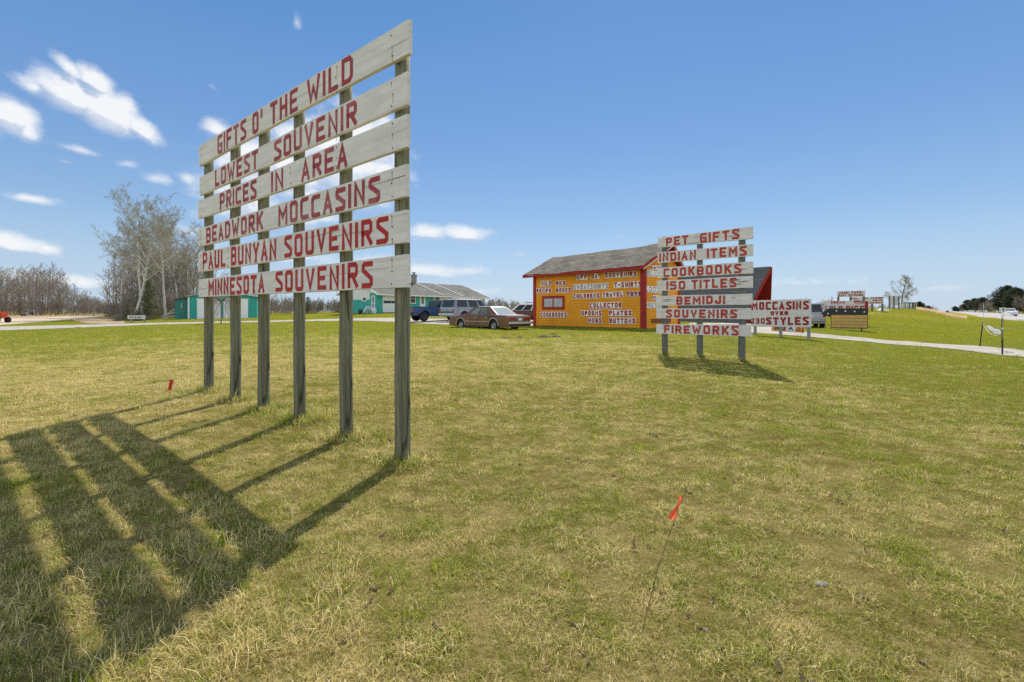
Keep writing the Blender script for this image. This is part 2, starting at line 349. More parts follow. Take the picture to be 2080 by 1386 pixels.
# ------------------------------------------------------------------ painted block lettering
O_ = [(.14, 0), (0, .1), (0, .9), (.14, 1), (.86, 1), (1, .9), (1, .1), (.86, 0)]
GL = {
 'A': [[(0, 0), (.5, 1), (1, 0)], [(.22, .3), (.78, .3)]],
 'B': [[(0, 0), (0, 1), (.82, 1), (1, .9), (1, .62), (.82, .52), (.03, .52)], [(.82, .52), (1, .42), (1, .1), (.82, 0), (0, 0)]],
 'C': [[(1, 1), (.14, 1), (0, .9), (0, .1), (.14, 0), (1, 0)]],
 'D': [[(0, 0), (0, 1), (.76, 1), (1, .82), (1, .18), (.76, 0), 'c']],
 'E': [[(1, 1), (0, 1), (0, 0), (1, 0)], [(.02, .5), (.8, .5)]],
 'F': [[(1, 1), (0, 1), (0, 0)], [(.02, .5), (.8, .5)]],
 'G': [[(1, 1), (.14, 1), (0, .9), (0, .1), (.14, 0), (1, 0), (1, .46), (.5, .46)]],
 'H': [[(0, 0), (0, 1)], [(1, 0), (1, 1)], [(.02, .5), (.98, .5)]],
 'I': [[(.5, 0), (.5, 1)]], '1': [[(.5, 0), (.5, 1)]],
 'J': [[(1, 1), (1, .1), (.86, 0), (.14, 0), (0, .1), (0, .3)]],
 'K': [[(0, 0), (0, 1)], [(1, 1), (.04, .42)], [(.32, .6), (1, 0)]],
 'L': [[(0, 1), (0, 0), (1, 0)]],
 'M': [[(0, 0), (0, 1), (.5, .38), (1, 1), (1, 0)]],
 'N': [[(0, 0), (0, 1), (1, 0), (1, 1)]],
 'O': [O_ + ['c']], '0': [O_ + ['c']],
 'P': [[(0, 0), (0, 1), (.84, 1), (1, .9), (1, .55), (.84, .45), (.02, .45)]],
 'R': [[(0, 0), (0, 1), (.84, 1), (1, .9), (1, .58), (.84, .48), (.02, .48)], [(.45, .48), (1, 0)]],
 'S': [[(1, 1), (.16, 1), (0, .92), (0, .72), (1, .32), (1, .08), (.84, 0), (0, 0)]],
 'T': [[(0, 1), (1, 1)], [(.5, .98), (.5, 0)]],
 'U': [[(0, 1), (0, .1), (.14, 0), (.86, 0), (1, .1), (1, 1)]],
 'V': [[(0, 1), (.5, 0), (1, 1)]],
 'W': [[(0, 1), (.24, 0), (.5, .62), (.76, 0), (1, 1)]],
 'X': [[(0, 0), (1, 1)], [(0, 1), (1, 0)]],
 'Y': [[(0, 1), (.5, .48), (1, 1)], [(.5, .5), (.5, 0)]],
 'Z': [[(0, 1), (1, 1), (0, 0), (1, 0)]],
 '2': [[(0, 1), (.86, 1), (1, .9), (1, .58), (0, .06), (0, 0), (1, 0)]],
 '3': [[(0, 1), (.86, 1), (1, .9), (1, .1), (.86, 0), (0, 0)], [(.3, .52), (.98, .52)]],
 '5': [[(1, 1), (0, 1), (0, .55), (.84, .55), (1, .45), (1, .1), (.84, 0), (0, 0)]],
 "'": [[(.7, 1), (.3, .72)]], '-': [[(0, .5), (1, .5)]], '/': [[(0, 0), (1, 1)]],
}
GW = {'I': .16, '1': .16, "'": .3, 'M': 1.25, 'W': 1.35, '-': .8, ' ': .5, 'L': .9, 'J': .9}
def lettering(mb, word, P, u0, u1, v0, v1, t, m=0, w0=None, w1=None, gap=.34, n=0.0, jit=0.0, rs=None):
    """word painted between u0..u1; v0,v1 base and top at the left end, w0,w1 at the right end; t = half stroke"""
    w0 = v0 if w0 is None else w0; w1 = v1 if w1 is None else w1
    tot = sum(GW.get(c, 1) for c in word) + gap * (len(word) - 1)
    unit = (u1 - u0) / tot; u = u0; lay = 0
    rs = rs or random.Random(len(word) * 7 + int(abs(u0) * 100))
    for c in word:
        gw = GW.get(c, 1) * unit
        if c in GL:
            tt = min(t, unit * .21)
            a0, a1 = u + tt, u + gw - tt
            if a1 < a0: a0 = a1 = u + gw / 2
            dv = rs.uniform(-jit, jit); dw = 1 + rs.uniform(-jit, jit)
            for st in GL[c]:
                closed = st[-1] == 'c'; pts = st[:-1] if closed else st
                q = []
                for x, y in pts:
                    uu = a0 + (a1 - a0) * x
                    f = (uu - u0) / max(u1 - u0, 1e-6)
                    b0 = v0 + (w0 - v0) * f; b1 = v1 + (w1 - v1) * f
                    q.append((uu, b0 + tt + (b1 - b0 - 2 * tt) * (y * dw + dv)))
                stroke(mb, q, tt, closed, P, n + lay * .00025, m); lay = (lay + 1) % 4
        u += gw + gap * unit
def stroke(mb, q, t, closed, P, n, m):
    k = len(q); L = []; Rr = []
    for i in range(k):
        p = Vector(q[i])
        a = Vector(q[i - 1]) if (i > 0 or closed) else None
        b = Vector(q[(i + 1) % k]) if (i < k - 1 or closed) else None
        d1 = (p - a).normalized() if a is not None and (p - a).length > 1e-9 else None
        d2 = (b - p).normalized() if b is not None and (b - p).length > 1e-9 else None
        d1 = d1 or d2; d2 = d2 or d1
        n1 = Vector((-d1.y, d1.x)); n2 = Vector((-d2.y, d2.x)); mm = n1 + n2
        if mm.length < .3: mm = n1.copy(); sc = 1
        else:
            mm.normalize(); sc = min(1 / max(mm.dot(n1), .2), 1.9)
        ext = Vector((0, 0))
        if not closed and i == 0: ext = -d1 * t
        if not closed and i == k - 1: ext = d2 * t
        L.append(p + mm * t * sc + ext); Rr.append(p - mm * t * sc + ext)
    vs = [P(x.x, x.y, n) for pr in zip(L, Rr) for x in pr]
    rng = range(k) if closed else range(k - 1)
    fs = [(2 * i, 2 * i + 1, 2 * ((i + 1) % k) + 1, 2 * ((i + 1) % k)) for i in rng]
    mb.add(vs, fs, m)
# ================================================================== GROUND
def sstep(a, b, x):
    t = np.clip((x - a) / (b - a), 0, 1); return t * t * (3 - 2 * t)
GREEN = [  # px, py, spread (fraction of distance), greenness, weight
    (130, 765, .4, .08, 2.6), (40, 830, .35, .10, 2), (330, 900, .25, .42, 1), (150, 1250, .4, .46, 1), (400, 1330, .2, .12, 1.4), (80, 1150, .3, .40, 1), (560, 1080, .2, .55, 1),
    (600, 900, .2, .62, 1), (700, 1000, .2, .55, 1), (900, 1180, .25, .27, 1.2), (1000, 1320, .3, .22, 1), (1250, 1250, .3, .30, 1), (1400, 1300, .15, .24, 1),
    (1500, 1100, .25, .44, 1), (1700, 1300, .3, .40, 1), (1950, 1250, .3, .48, 1), (1900, 1000, .25, .45, 1), (1700, 880, .25, .50, 1), (2000, 900, .2, .50, 1), (2030, 760, .25, .88, 1.4),
    (1300, 950, .25, .38, 1), (1050, 930, .25, .42, 1), (880, 850, .25, .62, 1), (1000, 780, .25, .52, 1), (1150, 800, .2, .42, 1), (760, 720, .25, .46, 1), (950, 705, .2, .20, 1.6), (1200, 700, .2, .24, 1.4),
    (1450, 800, .2, .50, 1), (1650, 740, .2, .60, 1), (1550, 760, .12, .40, 1), (1840, 740, .2, .66, 1), (600, 690, .25, .50, 1), (250, 700, .2, .60, 1), (120, 690, .2, .72, 1), (40, 700, .2, .70, 1),
    (480, 665, .25, .74, 1), (750, 663, .25, .82, 1), (1020, 672, .2, .86, 1.6), (1200, 676, .12, .80, 1.4), (1450, 690, .15, .66, 1), (1580, 695, .1, .82, 1), (1720, 672, .2, .80, 1), (1820, 655, .3, .80, 1.3), (1850, 690, .2, .84, 1.2), (1950, 680, .2, .92, 1.4), (2060, 690, .2, .95, 1.4), (1800, 668, .08, .55, .8), (1700, 690, .1, .85, 1), (100, 658, .2, .88, 1), (740, 641, .2, .70, 1), (450, 652, .2, .74, 1), (1775, 637, .06, .45, .8)]
GPTS = [(ground(px, py), s, g, w) for px, py, s, g, w in GREEN]
def greenness(x, y):
    x = np.asarray(x, float); y = np.asarray(y, float)
    num = np.full(x.shape, .5 * .02); den = np.full(x.shape, .02)
    for p, s, g, w in GPTS:
        rad = s * math.hypot(p.x, p.y) * 1.1 + .25
        k = w * np.exp(-((x - p.x) ** 2 + (y - p.y) ** 2 * .8) / (2 * rad * rad))
        num += k * g; den += k
    return num / den

def grass_colour(nt, gsock, rnd=None, near=True):
    """greenness + world-space patchiness -> blade colour"""
    geo = nn(nt, 'ShaderNodeNewGeometry')
    def nz(scale, det, rough=.6, st=(1, 1, 1)):
        mp = nn(nt, 'ShaderNodeMapping'); mp.inputs[3].default_value = st; nt.links.new(geo.outputs['Position'], mp.inputs[0])
        n = nn(nt, 'ShaderNodeTexNoise'); n.inputs['Scale'].default_value = scale; n.inputs['Detail'].default_value = det; n.inputs['Roughness'].default_value = rough
        nt.links.new(mp.outputs[0], n.inputs['Vector']); return n.outputs[0]
    big = nz(.45, 3); mid = nz(2.6, 4, .65); fine = nz(11, 3, .6)
    v = mth(nt, 'ADD', gsock, mth(nt, 'MULTIPLY', mth(nt, 'SUBTRACT', big, .5), .8))
    v = mth(nt, 'ADD', v, mth(nt, 'MULTIPLY', mth(nt, 'SUBTRACT', mid, .5), 1.6))
    v = mth(nt, 'ADD', v, mth(nt, 'MULTIPLY', mth(nt, 'SUBTRACT', fine, .5), 1.3))
    if rnd is not None: v = mth(nt, 'ADD', v, mth(nt, 'MULTIPLY', mth(nt, 'SUBTRACT', rnd, .5), .75))
    t = mrange(nt, v, .10, .70)
    return t, mid, fine, nz
DRY1, DRY2, GRN1, GRN2 = (.50, .425, .15), (.36, .29, .07), (.14, .143, .010), (.205, .20, .017)

def make_ground_material():
    m = bpy.data.materials.new('lawn_ground'); m.use_nodes = True
    nt = m.node_tree; p = nt.nodes['Principled BSDF']; p.inputs['Roughness'].default_value = 1.0; p.inputs['Specular IOR Level'].default_value = 0.0
    a = nn(nt, 'ShaderNodeAttribute', attribute_name='green')
    t, mid, fine, nz = grass_colour(nt, a.outputs['Fac'])
    vf = nz(38, 3, .7)
    dry = mixc(nt, mrange(nt, vf, .35, .65), DRY1, DRY2); grn = mixc(nt, mrange(nt, vf, .35, .65), GRN2, GRN1)
    col = mixc(nt, t, dry, grn)
    # bare thatch and soil showing between the blades
    geo = nn(nt, 'ShaderNodeNewGeometry'); cd = nn(nt, 'ShaderNodeVectorMath', operation='LENGTH'); nt.links.new(geo.outputs['Position'], cd.inputs[0])
    soil = mixc(nt, mrange(nt, nz(60, 4, .7), .4, .6), (.075, .055, .025), (.19, .145, .06))
    k = mrange(nt, cd.outputs['Value'], 4, 26, .70, .0, False)
    col = mixc(nt, k, col, soil)
    nt.links.new(col, p.inputs['Base Color'])
    b = nn(nt, 'ShaderNodeBump'); b.inputs['Distance'].default_value = .05; b.inputs['Strength'].default_value = .9
    nt.links.new(nz(14, 6, .75), b.inputs['Height']); nt.links.new(b.outputs[0], p.inputs['Normal'])
    return m
def grid_axis(n, k, half): t = np.linspace(-1, 1, n); return half * np.sinh(k * t) / math.sinh(k)
gx = grid_axis(301, 9.2, 6000); gy = grid_axis(321, 9.2, 6000) + 6
X, Y = np.meshgrid(gx, gy); Z = terrain(X, Y)
nx, ny = len(gx), len(gy)
me = bpy.data.meshes.new('lawn')
idx = np.arange(nx * ny).reshape(ny, nx)
fs = np.stack([idx[:-1, :-1], idx[:-1, 1:], idx[1:, 1:], idx[1:, :-1]], -1).reshape(-1, 4)
me.from_pydata(np.stack([X, Y, Z], -1).reshape(-1, 3).tolist(), [], fs.tolist())
me.polygons.foreach_set('use_smooth', np.ones(len(fs), bool))
ga = me.attributes.new('green', 'FLOAT', 'POINT'); ga.data.foreach_set('value', greenness(X.ravel(), Y.ravel()).astype(np.float32))
me.materials.append(make_ground_material())
lawn = bpy.data.objects.new('ground', me); COL.objects.link(lawn); tag(lawn, kind='structure')

# ------------------------------------------------------------------ roads and paths draped on the terrain
POLYS = []
def strip(name, rows, mats, lift=.02, mask=True, cross=8, sub=10, edge=.25, seed=1):
    """rows: (px_far, py_far, px_near, py_near) -> draped sheet"""
    rs = random.Random(seed)
    A_ = []
    for r in rows: A_.append((ground(r[0], r[1]), ground(r[2], r[3])))
    rowsW = []
    for i in range(len(A_) - 1):
        for k in range(sub):
            t = k / sub; rowsW.append((A_[i][0].lerp(A_[i + 1][0], t), A_[i][1].lerp(A_[i + 1][1], t)))
    rowsW.append(A_[-1])
    vs = []
    for a, b in rowsW:
        d = (b - a); L = max(d.length, .01); e0, e1 = rs.uniform(-edge, edge) / L, rs.uniform(-edge, edge) / L
        a2, b2 = a + d * e0 * .5, b + d * e1 * .5
        for k in range(cross + 1):
            p = a2.lerp(b2, k / cross); vs.append((p.x, p.y))
    xs = np.array(vs); zz = terrain(xs[:, 0], xs[:, 1]) + lift
    n = cross + 1
    fs = [(i * n + k, i * n + k + 1, (i + 1) * n + k + 1, (i + 1) * n + k) for i in range(len(rowsW) - 1) for k in range(cross)]
    mb = MB(); mb.add([(x, y, z) for (x, y), z in zip(vs, zz)], fs, 0, True)
    o = mb.build(name, mats); tag(o, kind='structure')
    # faces up
    me = o.data
    if me.polygons and me.polygons[0].normal.z < 0: me.flip_normals()
    if mask: POLYS.append([(a.x, a.y) for a, b in rowsW] + [(b.x, b.y) for a, b in reversed(rowsW)])
    return o
M_GRAVEL = mat('pale_gravel', (.42, .38, .315), (.31, .285, .245), 2.0, (1, 1, 1), .95, bump=.02, bscale=40, spots=[(30, (1, 1, 1), .6, (.26, .24, .21), .5), (.8, (1, 1, 1), .62, (.38, .36, .20), .35)])
M_SAND = mat('sandy_gravel', (.56, .46, .33), (.46, .37, .26), .8, (1, 1, 1), .95, bump=.02, bscale=20)
M_ROAD = mat('pale_asphalt', (.36, .35, .335), (.31, .30, .29), 1.2, (1, 1, 1), .9, spots=[(20, (1, 1, 1), .62, (.24, .24, .23), .4)])
M_LINE = mat('white_road_line', (.75, .75, .72), (.62, .62, .60), 3, rough=.8)
strip('gravel_driveway', [(1400, 657, 1400, 668), (1530, 657, 1530, 677), (1590, 660, 1590, 681), (1640, 676.5, 1640, 685), (1700, 682.5, 1700, 690), (1760, 687.5, 1760, 695), (1850, 694.5, 1850, 703), (1950, 702, 1950, 712), (2080, 712.5, 2080, 727), (2200, 723, 2200, 742)], M_GRAVEL, sub=14)
strip('gravel_path', [(-160, 668, -160, 679), (0, 664, 0, 672), (100, 662, 100, 668.5), (180, 660, 180, 665.5), (290, 657, 290, 661), (400, 655, 400, 658), (520, 652.3, 520, 655.2), (600, 650.5, 600, 653.5), (690, 647.8, 690, 652), (760, 646.5, 760, 653), (830, 646.5, 830, 656), (900, 648, 900, 660), (1000, 650, 1000, 664), (1085, 651, 1085, 662)], M_GRAVEL, seed=2, edge=.4)
strip('dirt_road', [(-220, 650, -220, 672), (-60, 649, -60, 664), (10, 648, 10, 660), (60, 646.5, 60, 656), (100, 645, 100, 653.5), (140, 643, 140, 649.5), (180, 641.8, 180, 645.5), (212, 641.3, 212, 643.5)], M_SAND, seed=3, edge=.5)
M_LITTER = mat('rusty_leaf_litter', (.27, .17, .10), (.40, .31, .17), 1.5, (1, 1, 1), .95, bump=.05, bscale=9, spots=[(5, (1, 1, 1), .6, (.16, .09, .06), .6)])
strip('leaf_litter_bank', [(146, 648.5, 150, 652), (170, 646.3, 175, 657.5), (200, 645.3, 205, 659), (222, 645, 228, 659), (250, 646, 255, 658.2)], M_LITTER, seed=4, edge=.6, lift=.03)

strip('forest_floor', [(-220, 641.5, -220, 650), (-60, 641.5, -60, 649), (10, 641, 10, 648), (60, 640.5, 60, 646.5), (100, 640, 100, 645), (140, 639.5, 140, 643), (180, 639, 180, 641.8), (212, 638.6, 212, 641.2)], M_LITTER, seed=5, edge=.5, lift=.015, mask=False)
# highway: straight, towards the far right
HV = (.889, 1)  # heading
HWZ = [.20, .40, .46, .48, .55, .95]
def highway():
    o = ground(2080, 653); hn = Vector((HV[0], HV[1], 0)).normalized(); side = Vector((hn.y, -hn.x, 0))
    mb = MB(); n = 90; cross = 6
    ts = np.concatenate([np.linspace(-45, 60, 50), np.geomspace(61, 1500, 40)])
    zc = []
    for t in ts:
        p = o + hn * t
        base = np.interp(t, [-45, 0, 25, 60, 200, 1500], HWZ)
        zc.append(base)
    def row(off, lift): return [(o + hn * t + side * off).to_tuple()[:2] + (z + lift,) for t, z in zip(ts, zc)]
    def ribbon(a, b, lift, m):
        r1, r2 = row(a, lift), row(b, lift); vs = r1 + r2; k = len(ts)
        mb.add(vs, [(i, i + 1, k + i + 1, k + i) for i in range(k - 1)], m, True)
    ribbon(0, 11.5, .03, 0); ribbon(1.7, 1.84, .036, 1); ribbon(9.6, 9.75, .036, 1)
    # shoulders sloping into the grass
    r1 = row(0, .03); r2 = row(-1.2, -.35); k = len(ts); mb.add(r2 + r1, [(i, i + 1, k + i + 1, k + i) for i in range(k - 1)], 2, True)
    r1 = row(11.5, .03); r2 = row(14, -.6); mb.add(r1 + r2, [(i, i + 1, k + i + 1, k + i) for i in range(k - 1)], 2, True)
    ob = mb.build('highway', [M_ROAD, M_LINE, M_GRAVEL]); tag(ob, kind='structure')
    if ob.data.polygons[0].normal.z < 0: ob.data.flip_normals()
    return o, hn, side
HWO, HWN, HWS = highway()

# ------------------------------------------------------------------ grass blades
def inside(poly, x, y):
    c = np.zeros(x.shape, bool); n = len(poly)
    for i in range(n):
        x1, y1 = poly[i]; x2, y2 = poly[i - 1]
        t = ((y1 > y) != (y2 > y)) & (x < (x2 - x1) * (y - y1) / ((y2 - y1) or 1e-9) + x1)
        c ^= t
    return c
def blade_material():
    m = bpy.data.materials.new('grass_blades'); m.use_nodes = True
    nt = m.node_tree; p = nt.nodes['Principled BSDF']; out = nt.nodes['Material Output']
    a = nn(nt, 'ShaderNodeAttribute', attribute_name='green'); a.attribute_type = 'INSTANCER'
    r = nn(nt, 'ShaderNodeAttribute', attribute_name='rnd')
    h = nn(nt, 'ShaderNodeAttribute', attribute_name='hgt')
    t, mid, fine, nz = grass_colour(nt, a.outputs['Fac'], r.outputs['Fac'])
    r2 = mth(nt, 'FRACT', mth(nt, 'MULTIPLY', r.outputs['Fac'], 7.31))
    dry = mixc(nt, r2, (.93, .80, .42), (.56, .42, .11)); grn = mixc(nt, r2, (.40, .44, .032), (.165, .215, .014))
    col = mixc(nt, t, dry, grn)
    col = mixc(nt, mrange(nt, r.outputs['Fac'], .93, .97), col, (.22, .16, .09))      # grey-brown dead blades
    nt.links.new(col, p.inputs['Base Color']); p.inputs['Roughness'].default_value = .6; p.inputs['Specular IOR Level'].default_value = .25
    tl = nn(nt, 'ShaderNodeBsdfTranslucent'); nt.links.new(col, tl.inputs[0])
    mx = nn(nt, 'ShaderNodeMixShader'); mx.inputs[0].default_value = .45
    nt.links.new(p.outputs[0], mx.inputs[1]); nt.links.new(tl.outputs[0], mx.inputs[2]); nt.links.new(mx.outputs[0], out.inputs[0])
    return m
M_BLADE = blade_material()
def clump(seed, nb, rad, hmin, hmax, wid, lean, name, dead=False):
    rs = random.Random(seed); vs = []; fs = []; rn = []; hg = []
    for _ in range(nb):
        a = rs.uniform(0, 6.283); rr = rad * math.sqrt(rs.random()); bx, by = rr * math.cos(a), rr * math.sin(a)
        az = rs.uniform(0, 6.283); h = rs.uniform(hmin, hmax); w = wid * rs.uniform(.7, 1.3); ln = rs.uniform(.15, 1) * lean
        dx, dy = math.cos(az), math.sin(az); sx, sy = -dy * w / 2, dx * w / 2
        q = .99 if dead else rs.random(); b = len(vs); curl = rs.uniform(-.3, .3)
        for k, f in enumerate((0, .55, 1)):
            off = h * ln * f ** 1.7; z = h * math.sqrt(max(.02, 1 - (ln * f * .75) ** 2)) * f - .004
            ww = (1, .8, .12)[k]; cx, cy = bx + dx * off - dy * curl * h * f * f, by + dy * off + dx * curl * h * f * f
            vs += [(cx - sx * ww, cy - sy * ww, z), (cx + sx * ww, cy + sy * ww, z)]; rn += [q, q]; hg += [f, f]
        fs += [(b, b + 1, b + 3, b + 2), (b + 2, b + 3, b + 5, b + 4)]
    me = bpy.data.meshes.new(name); me.from_pydata(vs, [], fs); me.materials.append(M_BLADE)
    at_ = me.attributes.new('rnd', 'FLOAT', 'POINT'); at_.data.foreach_set('value', np.array(rn, np.float32))
    at_ = me.attributes.new('hgt', 'FLOAT', 'POINT'); at_.data.foreach_set('value', np.array(hg, np.float32))
    return bpy.data.objects.new(name, me)
tufts = bpy.data.collections.new('grass_tufts')
CL = [clump(i, 46, .075, .014, .045, .0026, 1.3, 'tuft_%02d' % i) for i in range(5)] + [clump(20 + i, 34, .085, .025, .072, .0022, 1.5, 'tuft_%02d' % (5 + i)) for i in range(3)] + [clump(40 + i, 40, .16, .02, .05, .0065, 1.2, 'tuft_%02d' % (8 + i)) for i in range(3)] + [clump(60, 14, .10, .03, .07, .010, .7, 'tuft_11'), clump(70, 4, .05, .02, .045, .022, 1.3, 'tuft_12', True)]
for o in CL: tufts.objects.link(o)
rng = np.random.default_rng(5)
def scatter(y0, y1, dens, kinds, s0, s1, seed, wk=1.22, pad=1.2):
    r = np.random.default_rng(seed)
    wmax = wk * y1 + pad; n = int(dens * (y1 - y0) * 2 * wmax)
    y = r.uniform(y0, y1, n); x = r.uniform(-wmax, wmax, n)
    k = np.abs(x) < wk * y + pad; x, y = x[k], y[k]
    for pl in POLYS:
        k = ~inside(pl, x, y) | (r.random(len(x)) < .03); x, y = x[k], y[k]
    return x, y, r.choice(kinds, len(x)), r.uniform(s0, s1, len(x))
parts = [scatter(.9, 3.2, 460, [0, 1, 2, 3, 4, 0, 1, 2, 3, 5, 6], .6, 1.1, 1), scatter(3.2, 6, 270, [0, 1, 2, 3, 4, 0, 1, 2, 5, 6], .65, 1.15, 2), scatter(6, 11, 115, [0, 1, 2, 3, 4, 8, 9, 10], .7, 1.2, 3),
         scatter(11, 20, 36, [8, 9, 10], .8, 1.4, 4), scatter(20, 36, 11, [8, 9, 10], 1.0, 1.8, 5, 1.1), scatter(36, 62, 2.6, [8, 9, 10], 1.3, 2.4, 6, 1.08)]
gxx = np.concatenate([p[0] for p in parts]); gyy = np.concatenate([p[1] for p in parts]); gk = np.concatenate([p[2] for p in parts]); gs = np.concatenate([p[3] for p in parts])
# longer, laid-over dead grass at the lower left, broad weed leaves here and there
lx, ly, lk, lsz = scatter(.9, 4.2, 110, [5, 6, 7], 1.0, 1.6, 9); pl_ = ground(170, 1300)
k = (np.hypot(lx - pl_.x, (ly - pl_.y)) < 1.25 * rng.random(len(lx)) ** .6 + .1); lx, ly, lk, lsz = lx[k], ly[k], lk[k], lsz[k]
n0_ = len(gxx); gxx = np.concatenate([gxx, lx]); gyy = np.concatenate([gyy, ly]); gk = np.concatenate([gk, lk]); gs = np.concatenate([gs, lsz])
# thin the sward in patches so thatch and soil show
thin = np.array([mnoise.noise(Vector((a * 2.2, b * 2.2, 3.3))) + .6 * mnoise.noise(Vector((a * 6.5, b * 6.5, 8.3))) for a, b in zip(gxx, gyy)])
k = (thin > -.30) | (rng.random(len(gxx)) < .22); isl = (np.arange(len(gxx)) >= n0_)[k]
gxx, gyy, gk, gs, thin = gxx[k], gyy[k], gk[k], gs[k], thin[k]
gg = greenness(gxx, gyy) + np.clip(thin, -.5, .5) * .12 - .22 * isl
# vivid green tufts and weeds
wd = np.array([mnoise.noise(Vector((a * 1.3, b * 1.3, 13.7))) for a, b in zip(gxx, gyy)])
wm = (wd > .42) & (rng.random(len(gxx)) < .5) & (gyy < 9); gg[wm] += .55; gs[wm] *= 1.25
w2 = (rng.random(len(gxx)) < .006) & (gyy < 8); gk[w2] = 11; gg[w2] = 1.4
hn_ = np.array([mnoise.noise(Vector((a * 5.3, b * 5.3, 21.7))) for a, b in zip(gxx, gyy)]); gs = gs * np.clip(.9 + .6 * hn_, .5, 1.3)
# dead leaves, and uncut tufts round the post feet
dl = (rng.random(len(gxx)) < .012) & (gyy < 11); gk[dl] = 12; gs[dl] = rng.uniform(.6, 1.5, dl.sum())
feet = [(pR_ := at(px, py, 4.426 * 964 / (px + 148)), .10) for px, py in BIGP] + [(ground(px, py), .12) for px, py in ((1350, 720), (1422, 724), (1507, 733))]
fx = []; 
for p_, r_ in feet:
    for _ in range(28):
        a_ = rng.uniform(0, 6.283); q_ = r_ * rng.uniform(.75, 1.5); fx.append((p_.x + q_ * math.cos(a_), p_.y + q_ * math.sin(a_)))
fx = np.array(fx); gxx = np.concatenate([gxx, fx[:, 0]]); gyy = np.concatenate([gyy, fx[:, 1]]); gk = np.concatenate([gk, rng.choice([5, 6, 7], len(fx))]); gs = np.concatenate([gs, rng.uniform(1.5, 2.7, len(fx))]); gg = np.concatenate([gg, rng.uniform(.2, .8, len(fx))])
gz = terrain(gxx, gyy)
me = bpy.data.meshes.new('lawn_grass'); nG = len(gxx)
me.vertices.add(nG); me.vertices.foreach_set('co', np.stack([gxx, gyy, gz], -1).astype(np.float32).ravel())
def padd(n, t, v, key='value'): a = me.attributes.new(n, t, 'POINT'); a.data.foreach_set(key, np.ascontiguousarray(v).ravel())
padd('green', 'FLOAT', gg.astype(np.float32)); padd('idx', 'INT', gk.astype(np.int32))
rot = np.stack([rng.normal(0, .10, nG), rng.normal(0, .10, nG), rng.uniform(0, 6.283, nG)], -1).astype(np.float32); padd('rot', 'FLOAT_VECTOR', rot, 'vector')
padd('scl', 'FLOAT_VECTOR', np.stack([gs, gs, gs * rng.uniform(.7, 1.1, nG)], -1).astype(np.float32), 'vector')
me.materials.append(M_BLADE)
go_ = bpy.data.objects.new('lawn_grass', me); COL.objects.link(go_); tag(go_, 'short patchy lawn grass, half dry and half green', 'grass', kind='stuff')
ng = bpy.data.node_groups.new('grass_scatter', 'GeometryNodeTree')
ng.interface.new_socket('Geometry', in_out='INPUT', socket_type='NodeSocketGeometry'); ng.interface.new_socket('Geometry', in_out='OUTPUT', socket_type='NodeSocketGeometry')
gi = nn(ng, 'NodeGroupInput'); gout = nn(ng, 'NodeGroupOutput'); iop = nn(ng, 'GeometryNodeInstanceOnPoints'); ci = nn(ng, 'GeometryNodeCollectionInfo')
ci.inputs['Collection'].default_value = tufts; ci.inputs['Separate Children'].default_value = True; ci.inputs['Reset Children'].default_value = True
def nattr(name, t):
    n = nn(ng, 'GeometryNodeInputNamedAttribute', data_type=t); n.inputs['Name'].default_value = name; return n.outputs['Attribute']
ng.links.new(gi.outputs[0], iop.inputs['Points']); ng.links.new(ci.outputs[0], iop.inputs['Instance']); iop.inputs['Pick Instance'].default_value = True
ng.links.new(nattr('idx', 'INT'), iop.inputs['Instance Index']); ng.links.new(nattr('rot', 'FLOAT_VECTOR'), iop.inputs['Rotation']); ng.links.new(nattr('scl', 'FLOAT_VECTOR'), iop.inputs['Scale'])
ng.links.new(iop.outputs[0], gout.inputs[0])
md = go_.modifiers.new('scatter', 'NODES'); md.node_group = ng
# ================================================================== SIGNS
def frame_from(pR, dirv):
    """sign frame: origin pR, local +x reads left to right, front is local -y"""
    x = Vector((-dirv[0], -dirv[1], 0)).normalized(); rz = math.atan2(x.y, x.x)
    return x, Vector((0, 0, 1)).cross(x), rz
def post_mesh(h, r, seed, sides=14, lean=(0, 0), taper=.93, depth=.3, wob=.006):
    mb = MB(); n = 9; rs = random.Random(seed); jt = [[rs.uniform(-.05, .05) for _ in range(sides)] for _ in range(n)]
    col = [rs.uniform(-.05, .05) for _ in range(sides)]
    pts = []; rad = []
    for i in range(n):
        t = i / (n - 1); z = -depth + (h + depth) * t
        pts.append((lean[0] * z + rs.uniform(-wob, wob), lean[1] * z + rs.uniform(-wob, wob), z)); rad.append(r * (1 - (1 - taper) * t))
    mb.tube(pts, rad, sides, jit=lambda i, k: jt[i][k] * .4 + col[k])
    return mb
def plank(u0, u1, z0, z1, w0, w1, y0=-.036, y1=0.0, ends=.004, seed=0, sag=0.0, nseg=10):
    """board between u0..u1; z at the left end (z0,z1) and at the right end (w0,w1)"""
    rs = random.Random(seed); mb = MB(); vs = []
    for i in range(nseg + 1):
        t = i / nseg; u = u0 + (u1 - u0) * t; a = z0 + (w0 - z0) * t - sag * 4 * t * (1 - t); b = z1 + (w1 - z1) * t - sag * 4 * t * (1 - t)
        j = rs.uniform(-ends, ends) * .5; k = rs.uniform(-ends, ends) * .5; yy = rs.uniform(-.002, .002); c = .004
        vs += [(u, y0 + yy + c, a + j), (u, y0 + yy, a + j + c), (u, y0 + yy, b + k - c), (u, y0 + yy + c, b + k), (u, y1, b + k), (u, y1, a + j)]
    fs = [(i * 6 + k, (i + 1) * 6 + k, (i + 1) * 6 + (k + 1) % 6, i * 6 + (k + 1) % 6) for i in range(nseg) for k in range(6)]
    mb.add(vs, fs, 0); mb.f.append(tuple(range(6))); mb.m.append(0); mb.sm.append(False)
    mb.f.append(tuple(range(nseg * 6, nseg * 6 + 6))[::-1]); mb.m.append(0); mb.sm.append(False)
    return mb
